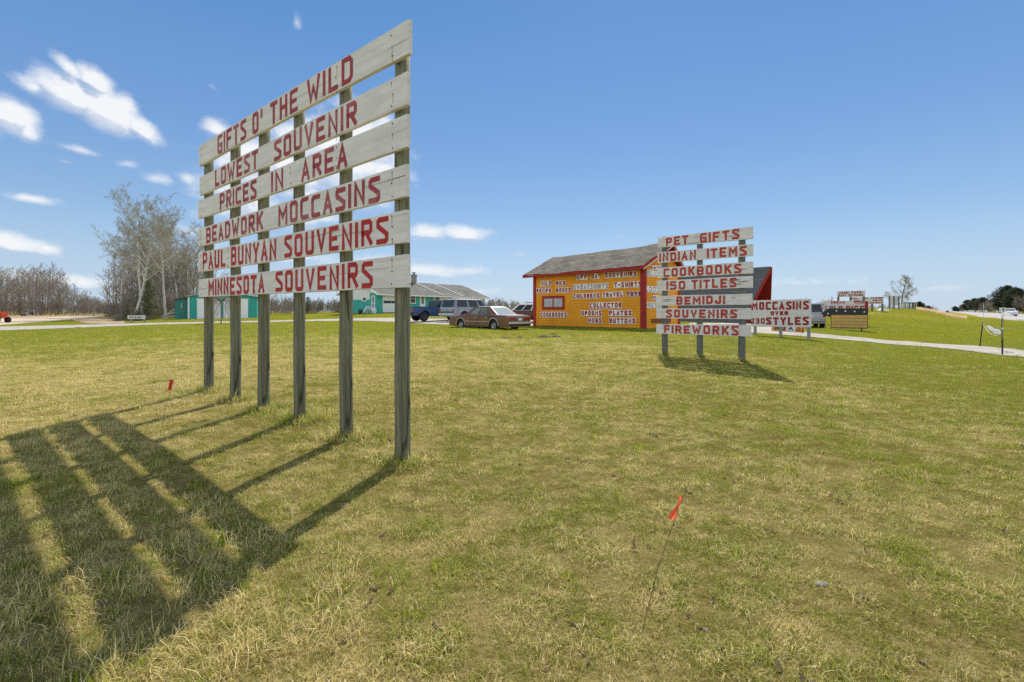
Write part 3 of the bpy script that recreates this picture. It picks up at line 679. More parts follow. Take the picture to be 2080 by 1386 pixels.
def nails(mb, us, za, zb, y, rs, streak=.5, m=1, ms=2):
    for u in us:
        for f in (.14, .5, .86):
            z = za(u) + (zb(u) - za(u)) * (f + rs.uniform(-.05, .05)); uu = u + rs.uniform(-.015, .015); r = rs.uniform(.006, .009)
            n = 8; vs = [(uu + r * math.cos(k * 6.283 / n), y - .003, z + r * math.sin(k * 6.283 / n)) for k in range(n)]
            mb.add(vs, [tuple(range(n))], m)
            if rs.random() < streak:
                L = rs.uniform(.03, .11); w = rs.uniform(.004, .007)
                mb.add([(uu - w, y - .0025, z), (uu + w, y - .0025, z), (uu + w * .5, y - .0025, z - L), (uu - w * .3, y - .0025, z - L)], [(0, 1, 2, 3)], ms)

# ---- the large sign in front
pR = Vector(((816 - CX) / F * 4.426, 4.426, 0)); bx, by, brz = frame_from(pR, (-1.188, 1))
sg = thing('souvenir_sign', 'tall sign of six long white boards on six round wooden posts', 'sign', pR, brz)
def big_u(px, py=600):
    p = hit(px, py, pR - by * 0.10, by); return (p - pR).dot(bx)
POSTR = .069
for i, (px, py) in enumerate(BIGP):
    u = (hit(px, 700, pR, by) - pR).dot(bx); w = pR + bx * u; gz_ = tz(w.x, w.y)
    o = post_mesh(hit(833, 40, pR - by * .105, by).z - gz_ - .02 * (i == 0) - (.10 if i == 5 else 0.02), POSTR * (1.0, 1.02, 1.0, .98, .97, 1.03)[i], i, lean=(random.Random(i).uniform(-.004, .004), 0)).build('post', M_POST, sg)
    o.location = (u, 0, gz_)
ROWS1 = [ # left z0,z1  right z0,z1  words
    (338, 297, 107, 37, [('GIFTS', 443, 501), ("O'", 514, 534), ('THE', 550, 606), ('WILD', 625, 718)], M_RED),
    (397.5, 361, 209, 141, [('LOWEST', 438, 525), ('SOUVENIR', 558, 726)], M_RED),
    (444, 408, 296, 228, [('PRICES', 447.5, 522), ('IN', 552.5, 576.5), ('AREA', 613.5, 706.5)], M_RED),
    (501, 465, 397, 331, [('BEADWORK', 420, 535), ('MOCCASINS', 566.5, 773)], M_RED),
    (552.5, 513, 491, 424, [('PAUL', 413, 458.5), ('BUNYAN', 470.5, 562), ('SOUVENIRS', 579, 790)], M_RED2),
    (604, 568, 584, 516, [('MINNESOTA', 424.5, 538), ('SOUVENIRS', 561, 758.5)], M_RED2)]
uL, uR = big_u(405), big_u(833)
for i, (a0, a1, b0, b1, words, rm) in enumerate(ROWS1):
    bz = lambda px, py: hit(px, py, pR - by * .105, by).z
    a0, a1, b0, b1 = bz(405, a0), bz(405, a1), bz(833, b0), bz(833, b1)
    rs = random.Random(70 + i); ul = uL + (0, .02, -.03, -.04, -.03, -.02)[i]; ur = uR + (-.01, -.035, -.035, -.045, -.045, -.035)[i]
    mb = plank(ul, ur, a0, a1, b0, b1, -.105, -.068, seed=i, sag=(-.012, 0, .006, 0, 0, 0)[i])
    lo = lambda u: a0 + (b0 - a0) * (u - ul) / (ur - ul); hi = lambda u: a1 + (b1 - a1) * (u - ul) / (ur - ul)
    nails(mb, [(hit(px, 700, pR, by) - pR).dot(bx) for px, py in BIGP], lo, hi, -.106, rs, .55)
    # split and knots
    if i == 3: mb.add([(ur - .62, -.1085, 2.512), (ur - .01, -.1085, 2.515), (ur - .01, -.1085, 2.520), (ur - .62, -.1085, 2.514)], [(0, 1, 2, 3)], 1)
    bo = mb.build('board', [M_BOARD, M_NAIL, M_RUST], sg)
    P = lambda u, v, n: Vector((u, -.1085 - n, v))
    sagf = (-.012, 0, .006, 0, 0, 0)[i]
    for w, x0, x1 in words:
        u0, u1 = big_u(x0), big_u(x1)
        f0, f1 = (u0 - ul) / (ur - ul), (u1 - ul) / (ur - ul); s0, s1 = sagf * 4 * f0 * (1 - f0), sagf * 4 * f1 * (1 - f1)
        lb = MB(); lettering(lb, w, P, u0, u1, lo(u0) + .016 - s0, hi(u0) - .022 - s0, .0235, 0, lo(u1) + .016 - s1, hi(u1) - .022 - s1, gap=.36, jit=.03)
        lb.build('painted_word', rm, bo)

# ---- second sign: seven short boards on three posts
s2 = Vector((5.74, 12.3, 0)); s2x, s2y, s2rz = frame_from(s2, (-1.002, 1))
gs_ = thing('gift_board_sign', 'seven short white boards with red lettering on three grey posts by the yellow building', 'sign', s2, s2rz)
def s2uv(px, py): p = hit(px, py, s2 - s2y * .12, s2y); return (p - s2).dot(s2x), p.z
for i, (px, py) in enumerate(((1350.5, 720), (1421.5, 724), (1507, 733))):
    u = (hit(px, 700, s2, s2y) - s2).dot(s2x); w = s2 + s2x * u; g0 = tz(w.x, w.y); top = s2uv(px, (478, 470, 463)[i])[1]
    o = post_mesh(top - g0 - .03, .082, 30 + i, taper=.95).build('post', M_POST2, gs_); o.location = (u, 0, g0)
ROWS2 = [((1336.4, 483.4, 504), (1529, 459.7, 485), [('PET', 1353, 1398), ('GIFTS', 1422, 1502)]),
         ((1335.7, 513, 534.7), (1529, 495.6, 520), [('INDIAN', 1340, 1414), ('ITEMS', 1437, 1517)]),
         ((1335, 544.8, 565.5), (1529, 531.4, 555.4), [('COOKBOOKS', 1348, 1506)]),
         ((1334.6, 570.8, 591.5), (1528.5, 560.7, 584.4), [('150', 1354.6, 1392), ('TITLES', 1405, 1496)]),
         ((1332.6, 601.6, 621.3), (1527.5, 597, 619.3), [('BEMIDJI', 1374, 1472)]),
         ((1333, 627.4, 646.6), (1525, 626.4, 649), [('SOUVENIRS', 1353, 1497.5)]),
         ((1333, 659, 678), (1525, 659.7, 684.4), [('FIREWORKS', 1349, 1500.5)])]
for i, (l, r, words) in enumerate(ROWS2):
    rs = random.Random(170 + i)
    ul, a1 = s2uv(l[0], l[1]); _, a0 = s2uv(l[0], l[2]); ur, b1 = s2uv(r[0], r[1]); _, b0 = s2uv(r[0], r[2])
    mb = plank(ul, ur, a0, a1, b0, b1, -.12, -.08, seed=20 + i, ends=.008)
    lo = lambda u: a0 + (b0 - a0) * (u - ul) / (ur - ul); hi = lambda u: a1 + (b1 - a1) * (u - ul) / (ur - ul)
    nails(mb, [(hit(px, 700, s2, s2y) - s2).dot(s2x) for px in (1350.5, 1421.5, 1507)], lo, hi, -.121, rs, .1)
    for q in range((5, 2, 1, 6, 3, 1, 2)[i]):   # splits in the paint
        t = rs.choice((.03, .05, .72, .8, .86)) + rs.uniform(0, .05); L = rs.uniform(.12, .4); u = ul + (ur - ul) * t; z = lo(u) + (hi(u) - lo(u)) * rs.uniform(.3, .85)
        if u + L < ur: mb.add([(u, -.1245, z), (u + L * .5, -.1245, z - .010), (u + L, -.1245, z + .006), (u + L * .5, -.1245, z + .007)], [(0, 1, 2, 3)], 1)
    bo = mb.build('board', [M_BOARD2, M_NAIL, M_RUST], gs_)
    P = lambda u, v, n: Vector((u, -.1255 - n, v))
    for w, x0, x1 in words:
        u0, u1 = s2uv(x0, 600)[0], s2uv(x1, 600)[0]
        lb = MB(); lettering(lb, w, P, u0, u1, lo(u0) + .024, hi(u0) - .026, .027, 0, lo(u1) + .024, hi(u1) - .026, gap=.36, jit=.035)
        lb.build('painted_word', M_RED3, bo)

# ---- a panel sign helper (sheet on posts)
def panel_sign(name, label, cat, px_r, Yr, vp, L, Rr, posts, words, lm, pm=None, postr=.045, thick=.03, postm=None, group=None, frame=None, y_off=.07):
    o0 = Vector(((px_r - CX) / F * Yr, Yr, 0)); x, y, rz = frame_from(o0, ((vp - CX) / F, 1))
    t = thing(name, label, cat, o0, rz, group)
    uv = lambda px, py: (lambda p: ((p - o0).dot(x), p.z))(hit(px, py, o0 - y * y_off, y))
    ul, a1 = uv(L[0], L[1]); _, a0 = uv(L[0], L[2]); ur, b1 = uv(Rr[0], Rr[1]); _, b0 = uv(Rr[0], Rr[2])
    pn = plank(ul, ur, a0, a1, b0, b1, -y_off, -y_off + thick, ends=.006, nseg=6).build('panel', [pm or M_BOARD2], t)
    for px, pt in posts:
        u = uv(px, 620)[0]; w = o0 + x * u; g0 = tz(w.x, w.y); top = uv(px, pt)[1]
        q = MB().box((0, 0, (top - g0) / 2 - .1), (postr * 2, postr * 2, top - g0 + .2), 0).build('post', postm or M_POST3, t); q.location = (u, -y_off + thick + postr + .002, g0)
    if words:
        P = lambda u, v, n: Vector((u, -y_off - .0045 - n, v))
        for w, xa, xb, yb0, yt0, yb1, yt1, st in words:
            ua, v0 = uv(xa, yb0); _, v1 = uv(xa, yt0); ub, w0 = uv(xb, yb1); _, w1 = uv(xb, yt1)
            lb = MB(); lettering(lb, w, P, ua, ub, v0, v1, st, 0, w0, w1, gap=.3, jit=.015)
            lb.build('painted_word', lm, pn)
    return t, uv, x, y, o0
panel_sign('moccasin_sign', 'wide white panel sign reading MOCCASINS OVER 230 STYLES on three square posts', 'sign', 1647, 20, 280, (1526.5, 610.8, 663.5), (1647.5, 607.5, 665.5), ((1532, 640), (1584, 640), (1641, 640)),
           [('MOCCASINS', 1526.7, 1643, 630, 614, 629, 611.5, .042), ('OVER', 1565.3, 1601, 640.8, 632.3, 640.5, 632.3, .03), ('230', 1524.5, 1553.5, 658, 647, 658, 646.5, .03), ('STYLES', 1556, 1643, 660, 645, 661, 643.5, .042)], M_RED4, postr=.05)
panel_sign('dream_sign', 'low grey-white board reading DREAM behind the yellow marquee sign', 'sign', 1735, 36, 280, (1671, 611.5, 617.5), (1734, 611.5, 617.8), ((1672, 614), (1733, 614)), [('DREAM', 1687.5, 1716.5, 617, 612, 617, 612, .035)], M_RED3, postr=.05)
t, uv, x, y, o0 = panel_sign('wild_rice_sign', 'white sign with large red letters WILD RICE and a red right edge behind the marquee', 'sign', 1763, 33, 280, (1672, 619, 636), (1757, 617, 637), ((1674, 620), (1757, 620)),
           [('WILD', 1676, 1712, 634, 622, 634, 621.6, .05), ('RICE', 1719, 1756, 634, 621.6, 634, 621.4, .05)], M_RED3, postr=.05)
ua, za = uv(1757.2, 638); ub, zb = uv(1763, 612.3); mb = MB().box(((ua + ub) / 2, -.05, (za + zb) / 2), (ub - ua, .12, zb - za)); mb.build('red_edge_board', M_RED4, t)
ua, za = uv(1733, 619); ub, zb = uv(1757, 612.3); mb = MB().box(((ua + ub) / 2, -.05, (za + zb) / 2 - .0), (ub - ua - .01, .06, zb - za)).box(((ua + ub) / 2, -.0815, zb - .03), (ub - ua - .01, .005, .06), 1)
P = lambda u, v, n: Vector((u, -.0835 - n, v)); lettering(mb, 'TAFF', P, ua + .1, ub - .05, za + .06, zb - .08, .02, 2); mb.build('upper_board', [M_BOARD2, M_RED3, M_RED4], t)
panel_sign('comic_caps_sign', 'raised two-row white sign reading COMIC CAPS MANY SAYINGS on dark posts', 'sign', 1757, 45, 280, (1700.5, 592.5, 603.5), (1757, 590.5, 602.5), ((1702, 594), (1727, 594), (1753.5, 592)),
           [('COMIC', 1705, 1724.5, 597, 592.3, 596.7, 592, .045), ('CAPS', 1730, 1749.5, 596.3, 591.6, 596, 591.2, .045), ('MANY', 1702.5, 1718.5, 603, 598, 602.7, 597.8, .045), ('SAYINGS', 1724, 1753, 602.6, 597.6, 602, 597, .045)], M_RED4, postr=.07, postm=M_POST2)
panel_sign('passed_sign', 'distant broad white sign of three lettered rows right of the comic caps sign', 'sign', 1795, 56, 280, (1727.5, 604.5, 618.5), (1794.5, 603, 617.5), ((1729, 606), (1771, 606), (1791.5, 606)),
           [('FISH', 1729, 1741, 608, 605, 608, 604.8, .04), ('ART', 1752, 1763, 608, 604.5, 608, 604.5, .04), ('PASSED', 1770, 1793, 607.2, 603.7, 607, 603.5, .04), ('MUG', 1735, 1746, 613, 609.6, 613, 609.5, .04), ('DO-IT', 1773, 1793, 612, 608.6, 612, 608.4, .04), ('FOR', 1766, 1775, 617, 613.8, 617, 613.8, .04), ('HALF', 1778, 1793, 616.7, 613.2, 616.5, 613, .04)], M_RED4, postr=.08, postm=M_POST2)
# two signs seen from behind on the rise
def back_sign(name, label, px_r, Yr, vp, x0, x1, rows, posts, pm, cat='sign', rail=None):
    o0 = Vector(((px_r - CX) / F * Yr, Yr, 0)); x, y, rz = frame_from(o0, ((vp - CX) / F, 1)); t = thing(name, label, cat, o0, rz)
    uv = lambda px, py: (lambda p: ((p - o0).dot(x), p.z))(hit(px, py, o0, y))
    for (xa, xb, ya, yb, m) in rows:
        ua, z1 = uv(xa, ya); ub, z0 = uv(xb, yb); MB().box(((ua + ub) / 2, .06, (z0 + z1) / 2), (ub - ua, .03, z1 - z0)).build('board', m, t)
    for px, top, w, m in posts:
        u, z1 = uv(px, top); p = o0 + x * u; g0 = tz(p.x, p.y); MB().box((u, -.02, (z1 + g0) / 2 - .1), (w, .11, z1 - g0 + .2)).build('post', m, t)
    if rail:
        for (xa, xb, yy, h, m) in rail:
            ua, z1 = uv(xa, yy); ub, _ = uv(xb, yy); MB().box(((ua + ub) / 2, -.1, z1), (ub - ua, .045, h)).build('rail', m, t)
    return t
back_sign('sign_back', 'back of a tall white slatted board sign with three posts on the grassy rise', 1827, 66, 280, 1805, 1827, [(1805, 1827, 602 + k * 3.2, 604.8 + k * 3.2, M_BOARD2) for k in range(6)], [(1806.5, 601.5, .14, M_POST2), (1816, 601.5, .14, M_POST2), (1826, 602, .14, M_POST2)], M_BOARD2)
M_YPOST = mat('yellowed_post', (.42, .38, .20), (.33, .30, .17), 5, rough=.85)
M_DARKP = mat('dark_panel', (.05, .055, .05), (.03, .035, .03), 5, rough=.8)
back_sign('billboard_frame', 'low billboard frame with white slats and yellowish posts below the lone bare tree', 1864, 72, 280, 1828, 1864, [(1828, 1852, 617 + k * 3.4, 619.6 + k * 3.4, M_BOARD2) for k in range(3)] + [(1852.5, 1860, 615.3, 626, M_DARKP), (1834, 1860, 614.6, 616.4, M_DARKP)],
          [(1838.5, 615, .15, M_YPOST), (1847.5, 616, .12, M_POST2), (1857.5, 615.5, .16, M_YPOST), (1861.5, 615, .14, M_YPOST)], M_BOARD2, rail=[(1830, 1862, 627, .1, M_POST3)])

# ---- yellow marquee reader board with a bulb arrow
mq0 = Vector(((1763 - CX) / F * 28.6, 28.6, 0)); mx_, my_, mrz = frame_from(mq0, ((-600 - CX) / F, 1))
mq = thing('marquee_sign', 'black marquee sign with a bulb arrow and an empty yellow reader board', 'marquee', mq0, mrz)
mquv = lambda px, py: (lambda p: ((p - mq0).dot(mx_), p.z))(hit(px, py, mq0 - my_ * .09, my_))
M_BLK = mat('black_metal', (.018, .02, .018), (.03, .03, .03), 6, rough=.5)
M_YEL = mat('yellow_reader_panel', (.62, .38, .085), (.52, .33, .085), 3, (1, 1, 2), .55, spots=[(2, (1, 1, 3), .6, (.60, .47, .22), .5)])
M_BULB = mat('white_bulb', (.85, .84, .80), rough=.25)
u0, z0 = mquv(1687.5, 667); u1, z1 = mquv(1763, 639.5); _, zr = mquv(1763, 667.5); ut, zt = mquv(1763, 626.5)
MB().box(((u0 + u1) / 2, 0, (z0 + zt) / 2), (u1 - u0, .16, zt - z0)).build('cabinet', M_BLK, mq)
mb = MB().box(((u0 + u1) / 2, -.084, (z0 + z1) / 2 + .01), (u1 - u0 - .07, .01, z1 - z0 - .08)); rp = mb.build('reader_panel', M_YEL, mq)
mb = MB()
for k in range(1, 19): mb.box((u0 + .04 + (u1 - u0 - .08) * k / 19, -.091, (z0 + z1) / 2 + .01), (.009, .004, z1 - z0 - .08))
for k in range(1, 4): mb.box(((u0 + u1) / 2, -.0945, z0 + .05 + (z1 - z0 - .08) * k / 4), (u1 - u0 - .07, .003, .02))
mb.build('letter_track', M_POST2, rp)
ta = mquv(1667, 637.5); tb = mquv(1687.6, 623); tcx = mquv(1687.6, 645)
ar = MB().slab([(ta[0], -.06, ta[1]), (tb[0] - .004, -.06, tb[1]), (tcx[0] - .004, -.06, tcx[1])], (0, .1, 0)).build('arrow_head', M_BLK, mq)
for px, py, par in ((1699, 632, mq), (1717, 632.5, mq), (1736, 633, mq), (1755.5, 634, mq), (1682.5, 626.5, ar), (1672.5, 631.5, ar), (1682, 637.5, ar)):
    u, z = mquv(px, py); bm = bmesh.new(); bmesh.ops.create_uvsphere(bm, u_segments=10, v_segments=6, radius=.045)
    mb = MB(); mb.add([v.co + Vector((u, -.105 if par is mq else -.085, z)) for v in bm.verts], [tuple(v.index for v in f.verts) for f in bm.faces], 0, True); bm.free(); mb.build('bulb', M_BULB, par)
for u in (u0 + .02, u1 - .3):
    p = mq0 + mx_ * u; g0 = tz(p.x, p.y)
    for dy in (-.28, .28): MB().tube([(u, 0, z0 + .1), (u, dy, g0 - .02)], .025, 6).build('leg', M_BLK, mq)
# ---- small orange A-board beside it
ab0 = ground(1631, 676.5); ax_, ay_, arz = frame_from(ab0, ((300 - CX) / F, 1)); ab = thing('sandwich_board', 'small orange sandwich board on the gravel beyond the moccasin sign', 'sign board', ab0, arz)
M_ORG = mat('orange_board', (.62, .22, .03), (.50, .20, .05), 6, rough=.6)
ln = -(ground(1597.5, 671.5) - ab0).dot(ax_) * 1.0; ln = max(.7, min(ln, 1.6)); hh = .46
for s_, nm in ((-1, 'front_panel'), (1, 'back_panel')):
    mb = MB(); mb.slab([(-ln, s_ * .16, .0), (0, s_ * .16, 0), (0, s_ * .02, hh), (-ln, s_ * .02, hh)], (0, -.02 * s_, 0), 0)
    if s_ < 0:
        P = lambda u, v, n: Vector((u, -.163 + .14 * v / hh - n, v)); mb.add([P(-ln * .50, .06, .002), P(-ln * .22, .06, .002), P(-ln * .22, .40, .002), P(-ln * .5, .40, .002)], [(0, 1, 2, 3)], 1)
        lettering(mb, 'WJ', P, -ln * .93, -ln * .55, .12, .38, .03, 2, n=.003); lettering(mb, 'A', P, -ln * .44, -ln * .28, .1, .36, .03, 2, n=.004); lettering(mb, 'S', P, -ln * .17, -ln * .05, .1, .38, .025, 3, n=.003)
    mb.build(nm, [M_ORG, M_BOARD2, M_BLK, mat('brown_paint', (.16, .06, .02))], ab)
# ================================================================== BUILDINGS
def siding(mb, P, u0, u1, v0, v1, course=.14, out=.014, m=0, top=None, holes=()):
    """lap siding; top(v)->(ua,ub) clips a gable; holes = (ua,ub,va,vb) are left open"""
    v = v0
    while v < v1 - 1e-4:
        w = min(v + course, v1)
        a0, b0 = (u0, u1) if top is None else top(v); a1, b1 = (u0, u1) if top is None else top(w)
        spans = [(a0, b0, a1, b1)]
        for (ha, hb, va, vb) in holes:
            if v < vb - .02 and w > va + .02:
                ns = []
                for s in spans:
                    if ha > s[0] and hb < s[1]: ns += [(s[0], ha, s[2], ha), (hb, s[1], hb, s[3])]
                    else: ns.append(s)
                spans = ns
        for (p, q, r, t) in spans:
            mb.add([P(p, v, out), P(q, v, out), P(t, w, .002), P(r, w, .002)], [(0, 1, 2, 3)], m)
            mb.add([P(p, v, .0), P(q, v, .0), P(q, v, out), P(p, v, out)], [(0, 1, 2, 3)], m)
        v = w
def shingles(name, c1, c2, c3, sx=1.0, sy=1.0):
    m = bpy.data.materials.new(name); m.use_nodes = True; nt = m.node_tree; p = nt.nodes['Principled BSDF']; p.inputs['Roughness'].default_value = .95; p.inputs['Specular IOR Level'].default_value = .15
    uv = nn(nt, 'ShaderNodeUVMap', uv_map='slope'); br = nn(nt, 'ShaderNodeTexBrick'); nt.links.new(uv.outputs[0], br.inputs['Vector'])
    br.inputs['Scale'].default_value = 1; br.inputs['Brick Width'].default_value = .3 * sx; br.inputs['Row Height'].default_value = .14 * sy; br.inputs['Mortar Size'].default_value = .012; br.inputs['Mortar Smooth'].default_value = .3
    br.inputs['Color1'].default_value = (*c1, 1); br.inputs['Color2'].default_value = (*c2, 1); br.inputs['Mortar'].default_value = (*[k * .45 for k in c1], 1)
    n1 = nn(nt, 'ShaderNodeTexNoise'); n1.inputs['Scale'].default_value = .7; n1.inputs['Detail'].default_value = 7; n1.inputs['Roughness'].default_value = .7; nt.links.new(uv.outputs[0], n1.inputs['Vector'])
    n2 = nn(nt, 'ShaderNodeTexNoise'); n2.inputs['Scale'].default_value = 9; n2.inputs['Detail'].default_value = 4; nt.links.new(uv.outputs[0], n2.inputs['Vector'])
    mp = nn(nt, 'ShaderNodeMapping'); mp.inputs[3].default_value = (.7, 6, 1); nt.links.new(uv.outputs[0], mp.inputs[0])
    n3 = nn(nt, 'ShaderNodeTexNoise'); n3.inputs['Scale'].default_value = 1; n3.inputs['Detail'].default_value = 6; nt.links.new(mp.outputs[0], n3.inputs['Vector'])
    col = mixc(nt, mrange(nt, n1.outputs[0], .42, .62, 0, .75), br.outputs[0], c3)
    col = mixc(nt, mrange(nt, n2.outputs[0], .55, .7, 0, .5), col, tuple(k * .5 for k in c1))
    col = mixc(nt, mrange(nt, n3.outputs[0], .58, .72, 0, .6), col, tuple(min(1, k * 1.9) for k in c2))
    nt.links.new(col, p.inputs['Base Color'])
    b = nn(nt, 'ShaderNodeBump'); b.inputs['Distance'].default_value = .02; nt.links.new(br.outputs['Fac'], b.inputs['Height']); b.invert = True; nt.links.new(b.outputs[0], p.inputs['Normal'])
    return m
def roof_slab(name, mats, parent, a, b, c, d, thick=.07, nu=14, nv=5, sag=.0, seed=0, edge=.0):
    """a,b along eave; d,c along ridge (a->d up the slope); uv 'slope' in metres; mats: shingle, edge"""
    a, b, c, d = map(Vector, (a, b, c, d)); rs = random.Random(seed)
    nrm = (b - a).cross(d - a).normalized(); nrm = nrm if nrm.z > 0 else -nrm
    vs = []; uvs = []
    for j in range(nv + 1):
        for i in range(nu + 1):
            s, t = i / nu, j / nv; p = (a.lerp(b, s)).lerp(d.lerp(c, s), t)
            w = sag * (mnoise.noise(Vector((s * 5 + seed, t * 3, seed))) - .6 * math.sin(math.pi * s))
            e = rs.uniform(-edge, edge) if j == 0 else 0
            p = p + Vector((0, 0, w)) + (d - a).normalized() * e; vs.append(p); uvs.append(((p - a).dot((b - a).normalized()), (p - a).dot((d - a).normalized())))
    n = len(vs); top = [v + nrm * thick for v in vs]
    mb = MB(); k = nu + 1
    mb.add(top + vs, [(j * k + i, j * k + i + 1, (j + 1) * k + i + 1, (j + 1) * k + i) for j in range(nv) for i in range(nu)], 0)
    mb.f += [(n + j * k + i, n + (j + 1) * k + i, n + (j + 1) * k + i + 1, n + j * k + i + 1) for j in range(nv) for i in range(nu)]
    ring = [i for i in range(k)] + [j * k + nu for j in range(1, nv + 1)] + [nv * k + i for i in range(nu - 1, -1, -1)] + [j * k for j in range(nv - 1, 0, -1)]
    mb.f += [(ring[i], ring[i - 1], n + ring[i - 1], n + ring[i]) for i in range(len(ring))]
    ne = len(mb.f) - len(mb.m); mb.m += [1] * ne; mb.sm += [False] * ne
    o = mb.build(name, mats, parent); me = o.data; ul = me.uv_layers.new(name='slope'); allu = uvs + uvs
    li = np.empty(len(me.loops), int); me.loops.foreach_get('vertex_index', li); ul.data.foreach_set('uv', np.array(allu, np.float32)[li].ravel())
    return o
def win(parent, P, u0, u1, v0, v1, fr=.07, fm=None, gm=None, split=1, hsplit=0, depth=.03, frame_name='window_frame', inner=None):
    """window: frame proud of the wall with panes set back in it"""
    mb = MB()
    def bar(a, b, c, d, n0=.032, n1=.065): mb.slab([P(a, c, n0), P(b, c, n0), P(b, d, n0), P(a, d, n0)], P(0, 0, n1) - P(0, 0, n0), 0)
    bar(u0, u1, v1 - fr, v1); bar(u0, u1, v0, v0 + fr); bar(u0, u0 + fr, v0 + fr, v1 - fr); bar(u1 - fr, u1, v0 + fr, v1 - fr)
    for k in range(1, split): u = u0 + (u1 - u0) * k / split; bar(u - fr * .25, u + fr * .25, v0 + fr, v1 - fr, .032, .055)
    for k in range(1, hsplit): v = v0 + (v1 - v0) * k / hsplit; bar(u0 + fr, u1 - fr, v - fr * .25, v + fr * .25, .032, .053)
    f = mb.build('window', fm, parent)
    g = MB(); g.add([P(u0 + fr, v0 + fr, .036), P(u1 - fr, v0 + fr, .036), P(u1 - fr, v1 - fr, .036), P(u0 + fr, v1 - fr, .036)], [(0, 1, 2, 3)]); g.build('pane', gm, f)
    return f
M_YWALL = mat('mustard_yellow_siding', (.80, .335, .012), (.70, .275, .010), 1.2, (1, 1, 1), .65, spots=[(2.5, (1, 1, .6), .62, (.62, .25, .03), .5), (14, (1, 1, .5), .7, (.50, .22, .04), .4)])
M_TRIM = mat('red_trim_paint', (.37, .024, .017), (.28, .02, .015), 3, rough=.6)
M_CARD = mat('chipped_white_patch', (.88, .86, .82), (.78, .75, .70), 4, (1, 1, 1), .8, spots=[(9, (1, 1, 1), .66, (.68, .36, .08), .5)])
M_FADE = mat('faded_grey_letter', (.42, .38, .38), (.30, .25, .27), 12, rough=.8)
M_CURT = mat('curtained_glass', (.48, .48, .45), (.34, .35, .34), 5, (3, 3, .5), .15, spec=.6)
M_SH1 = shingles('brown_grey_shingles', (.17, .145, .11), (.25, .22, .175), (.095, .088, .068))
M_SH2 = shingles('dark_grey_shingles', (.125, .125, .122), (.16, .16, .155), (.14, .14, .135))
M_SH3 = shingles('mottled_grey_shingles', (.175, .17, .155), (.23, .225, .205), (.11, .11, .095))
M_DARKIN = mat('dark_interior', (.012, .012, .014), rough=.5)

# ---- yellow souvenir shop
VL, VR = 164, 2181
Lx = Vector(((VL - CX) / F, 1, 0)).normalized(); Gx = Vector((Lx.y, -Lx.x, 0))  # along the wall (away-left), along the gable (away-right)
cn = Vector(((1308 - CX) / F * 28, 28, 0)); 
shop = thing('souvenir_shop', 'mustard yellow shop with red trim, grey shingle roof and red words painted on its wall', 'shop', cn)
def wall_len(px): p = hit(px, 640, cn, Gx); return (p - cn).dot(Lx)
WLEN = wall_len(1085); GLEN = (hit(1380, 640, cn, Lx) - cn).dot(Gx)
zl = min(tz(*(cn + Lx * k * WLEN + Gx * j * GLEN).xy) for k in (0, .5, 1) for j in (0, 1)) - .05
ZW = CH + (633 - 534) / 1000 * 28 ; ZR = 5.36; OVE = .36
# wall frame: u from the left corner to the near right corner, n outwards (towards us)
PW = lambda u, v, n: -Gx * n + Lx * (WLEN - u) + Vector((0, 0, v))
def wuv(px, py): p = hit(px, py, cn - Gx * .02, Gx); return WLEN - (p - cn).dot(Lx), p.z
PG = lambda u, v, n: Gx * u - Lx * n + Vector((0, 0, v))
def guv(px, py): p = hit(px, py, cn - Lx * .02, Lx); return (p - cn).dot(Gx), p.z
zbase = CH - (666.5 - 633) / 1000 * 28
wl = [wuv(1102, 629), wuv(1146.8, 600.5)]
zb_l = wuv(1085, 661)[1]; zb_r = wuv(1306, 666.5)[1]
mb = MB(); siding(mb, PW, 0, WLEN, min(zb_l, zb_r) - .12, ZW - .06, .16, .016)
mb.add([PW(0, zl, 0), PW(WLEN, zl, 0), PW(WLEN, ZW - .06, 0), PW(0, ZW - .06, 0)], [(0, 1, 2, 3)])
def gable_top(v):
    if v <= ZW - .16: return (0, GLEN)
    f = min(1, (v - ZW + .16) / (ZR - ZW - .02)); return (GLEN / 2 * f, GLEN - GLEN / 2 * f)
siding(mb, PG, 0, GLEN, zl, ZR - .2, .16, .016, top=gable_top)
mb.build('wall', M_YWALL, shop)
# far walls
mb = MB(); PB = lambda u, v, n: Gx * (GLEN + n) + Lx * u + Vector((0, 0, v)); siding(mb, PB, 0, WLEN, zl, ZW - .1, .25)
PL = lambda u, v, n: Gx * (GLEN - u) + Lx * (WLEN + n) + Vector((0, 0, v)); siding(mb, PL, 0, GLEN, zl, ZR - .25, .25, top=gable_top); mb.build('rear_wall', M_YWALL, shop)
# roof with overhangs
RO, LO = .75, .78; slope = (ZR - ZW) / (GLEN / 2); EZ = ZW - OVE * slope
pA = -Gx * OVE + Lx * (WLEN + LO) + Vector((0, 0, EZ)); pB = -Gx * OVE - Lx * (RO - .55) + Vector((0, 0, EZ)); pC = Gx * GLEN / 2 - Lx * RO + Vector((0, 0, ZR)); pD = Gx * GLEN / 2 + Lx * (WLEN + .0) + Vector((0, 0, ZR - .1))
roof_slab('roof', [M_SH1, M_TRIM], shop, pA, pB, pC, pD, .06, 26, 7, .07, 3, .02)
pA2 = Gx * (GLEN + OVE) + Lx * (WLEN + LO) + Vector((0, 0, EZ)); pB2 = Gx * (GLEN + OVE) - Lx * (RO - .55) + Vector((0, 0, EZ))
roof_slab('roof', [M_SH1, M_TRIM], shop, pB2, pA2, pD - Vector((0, 0, .05)), pC - Vector((0, 0, .03)), .05, 20, 6, .03, 4)
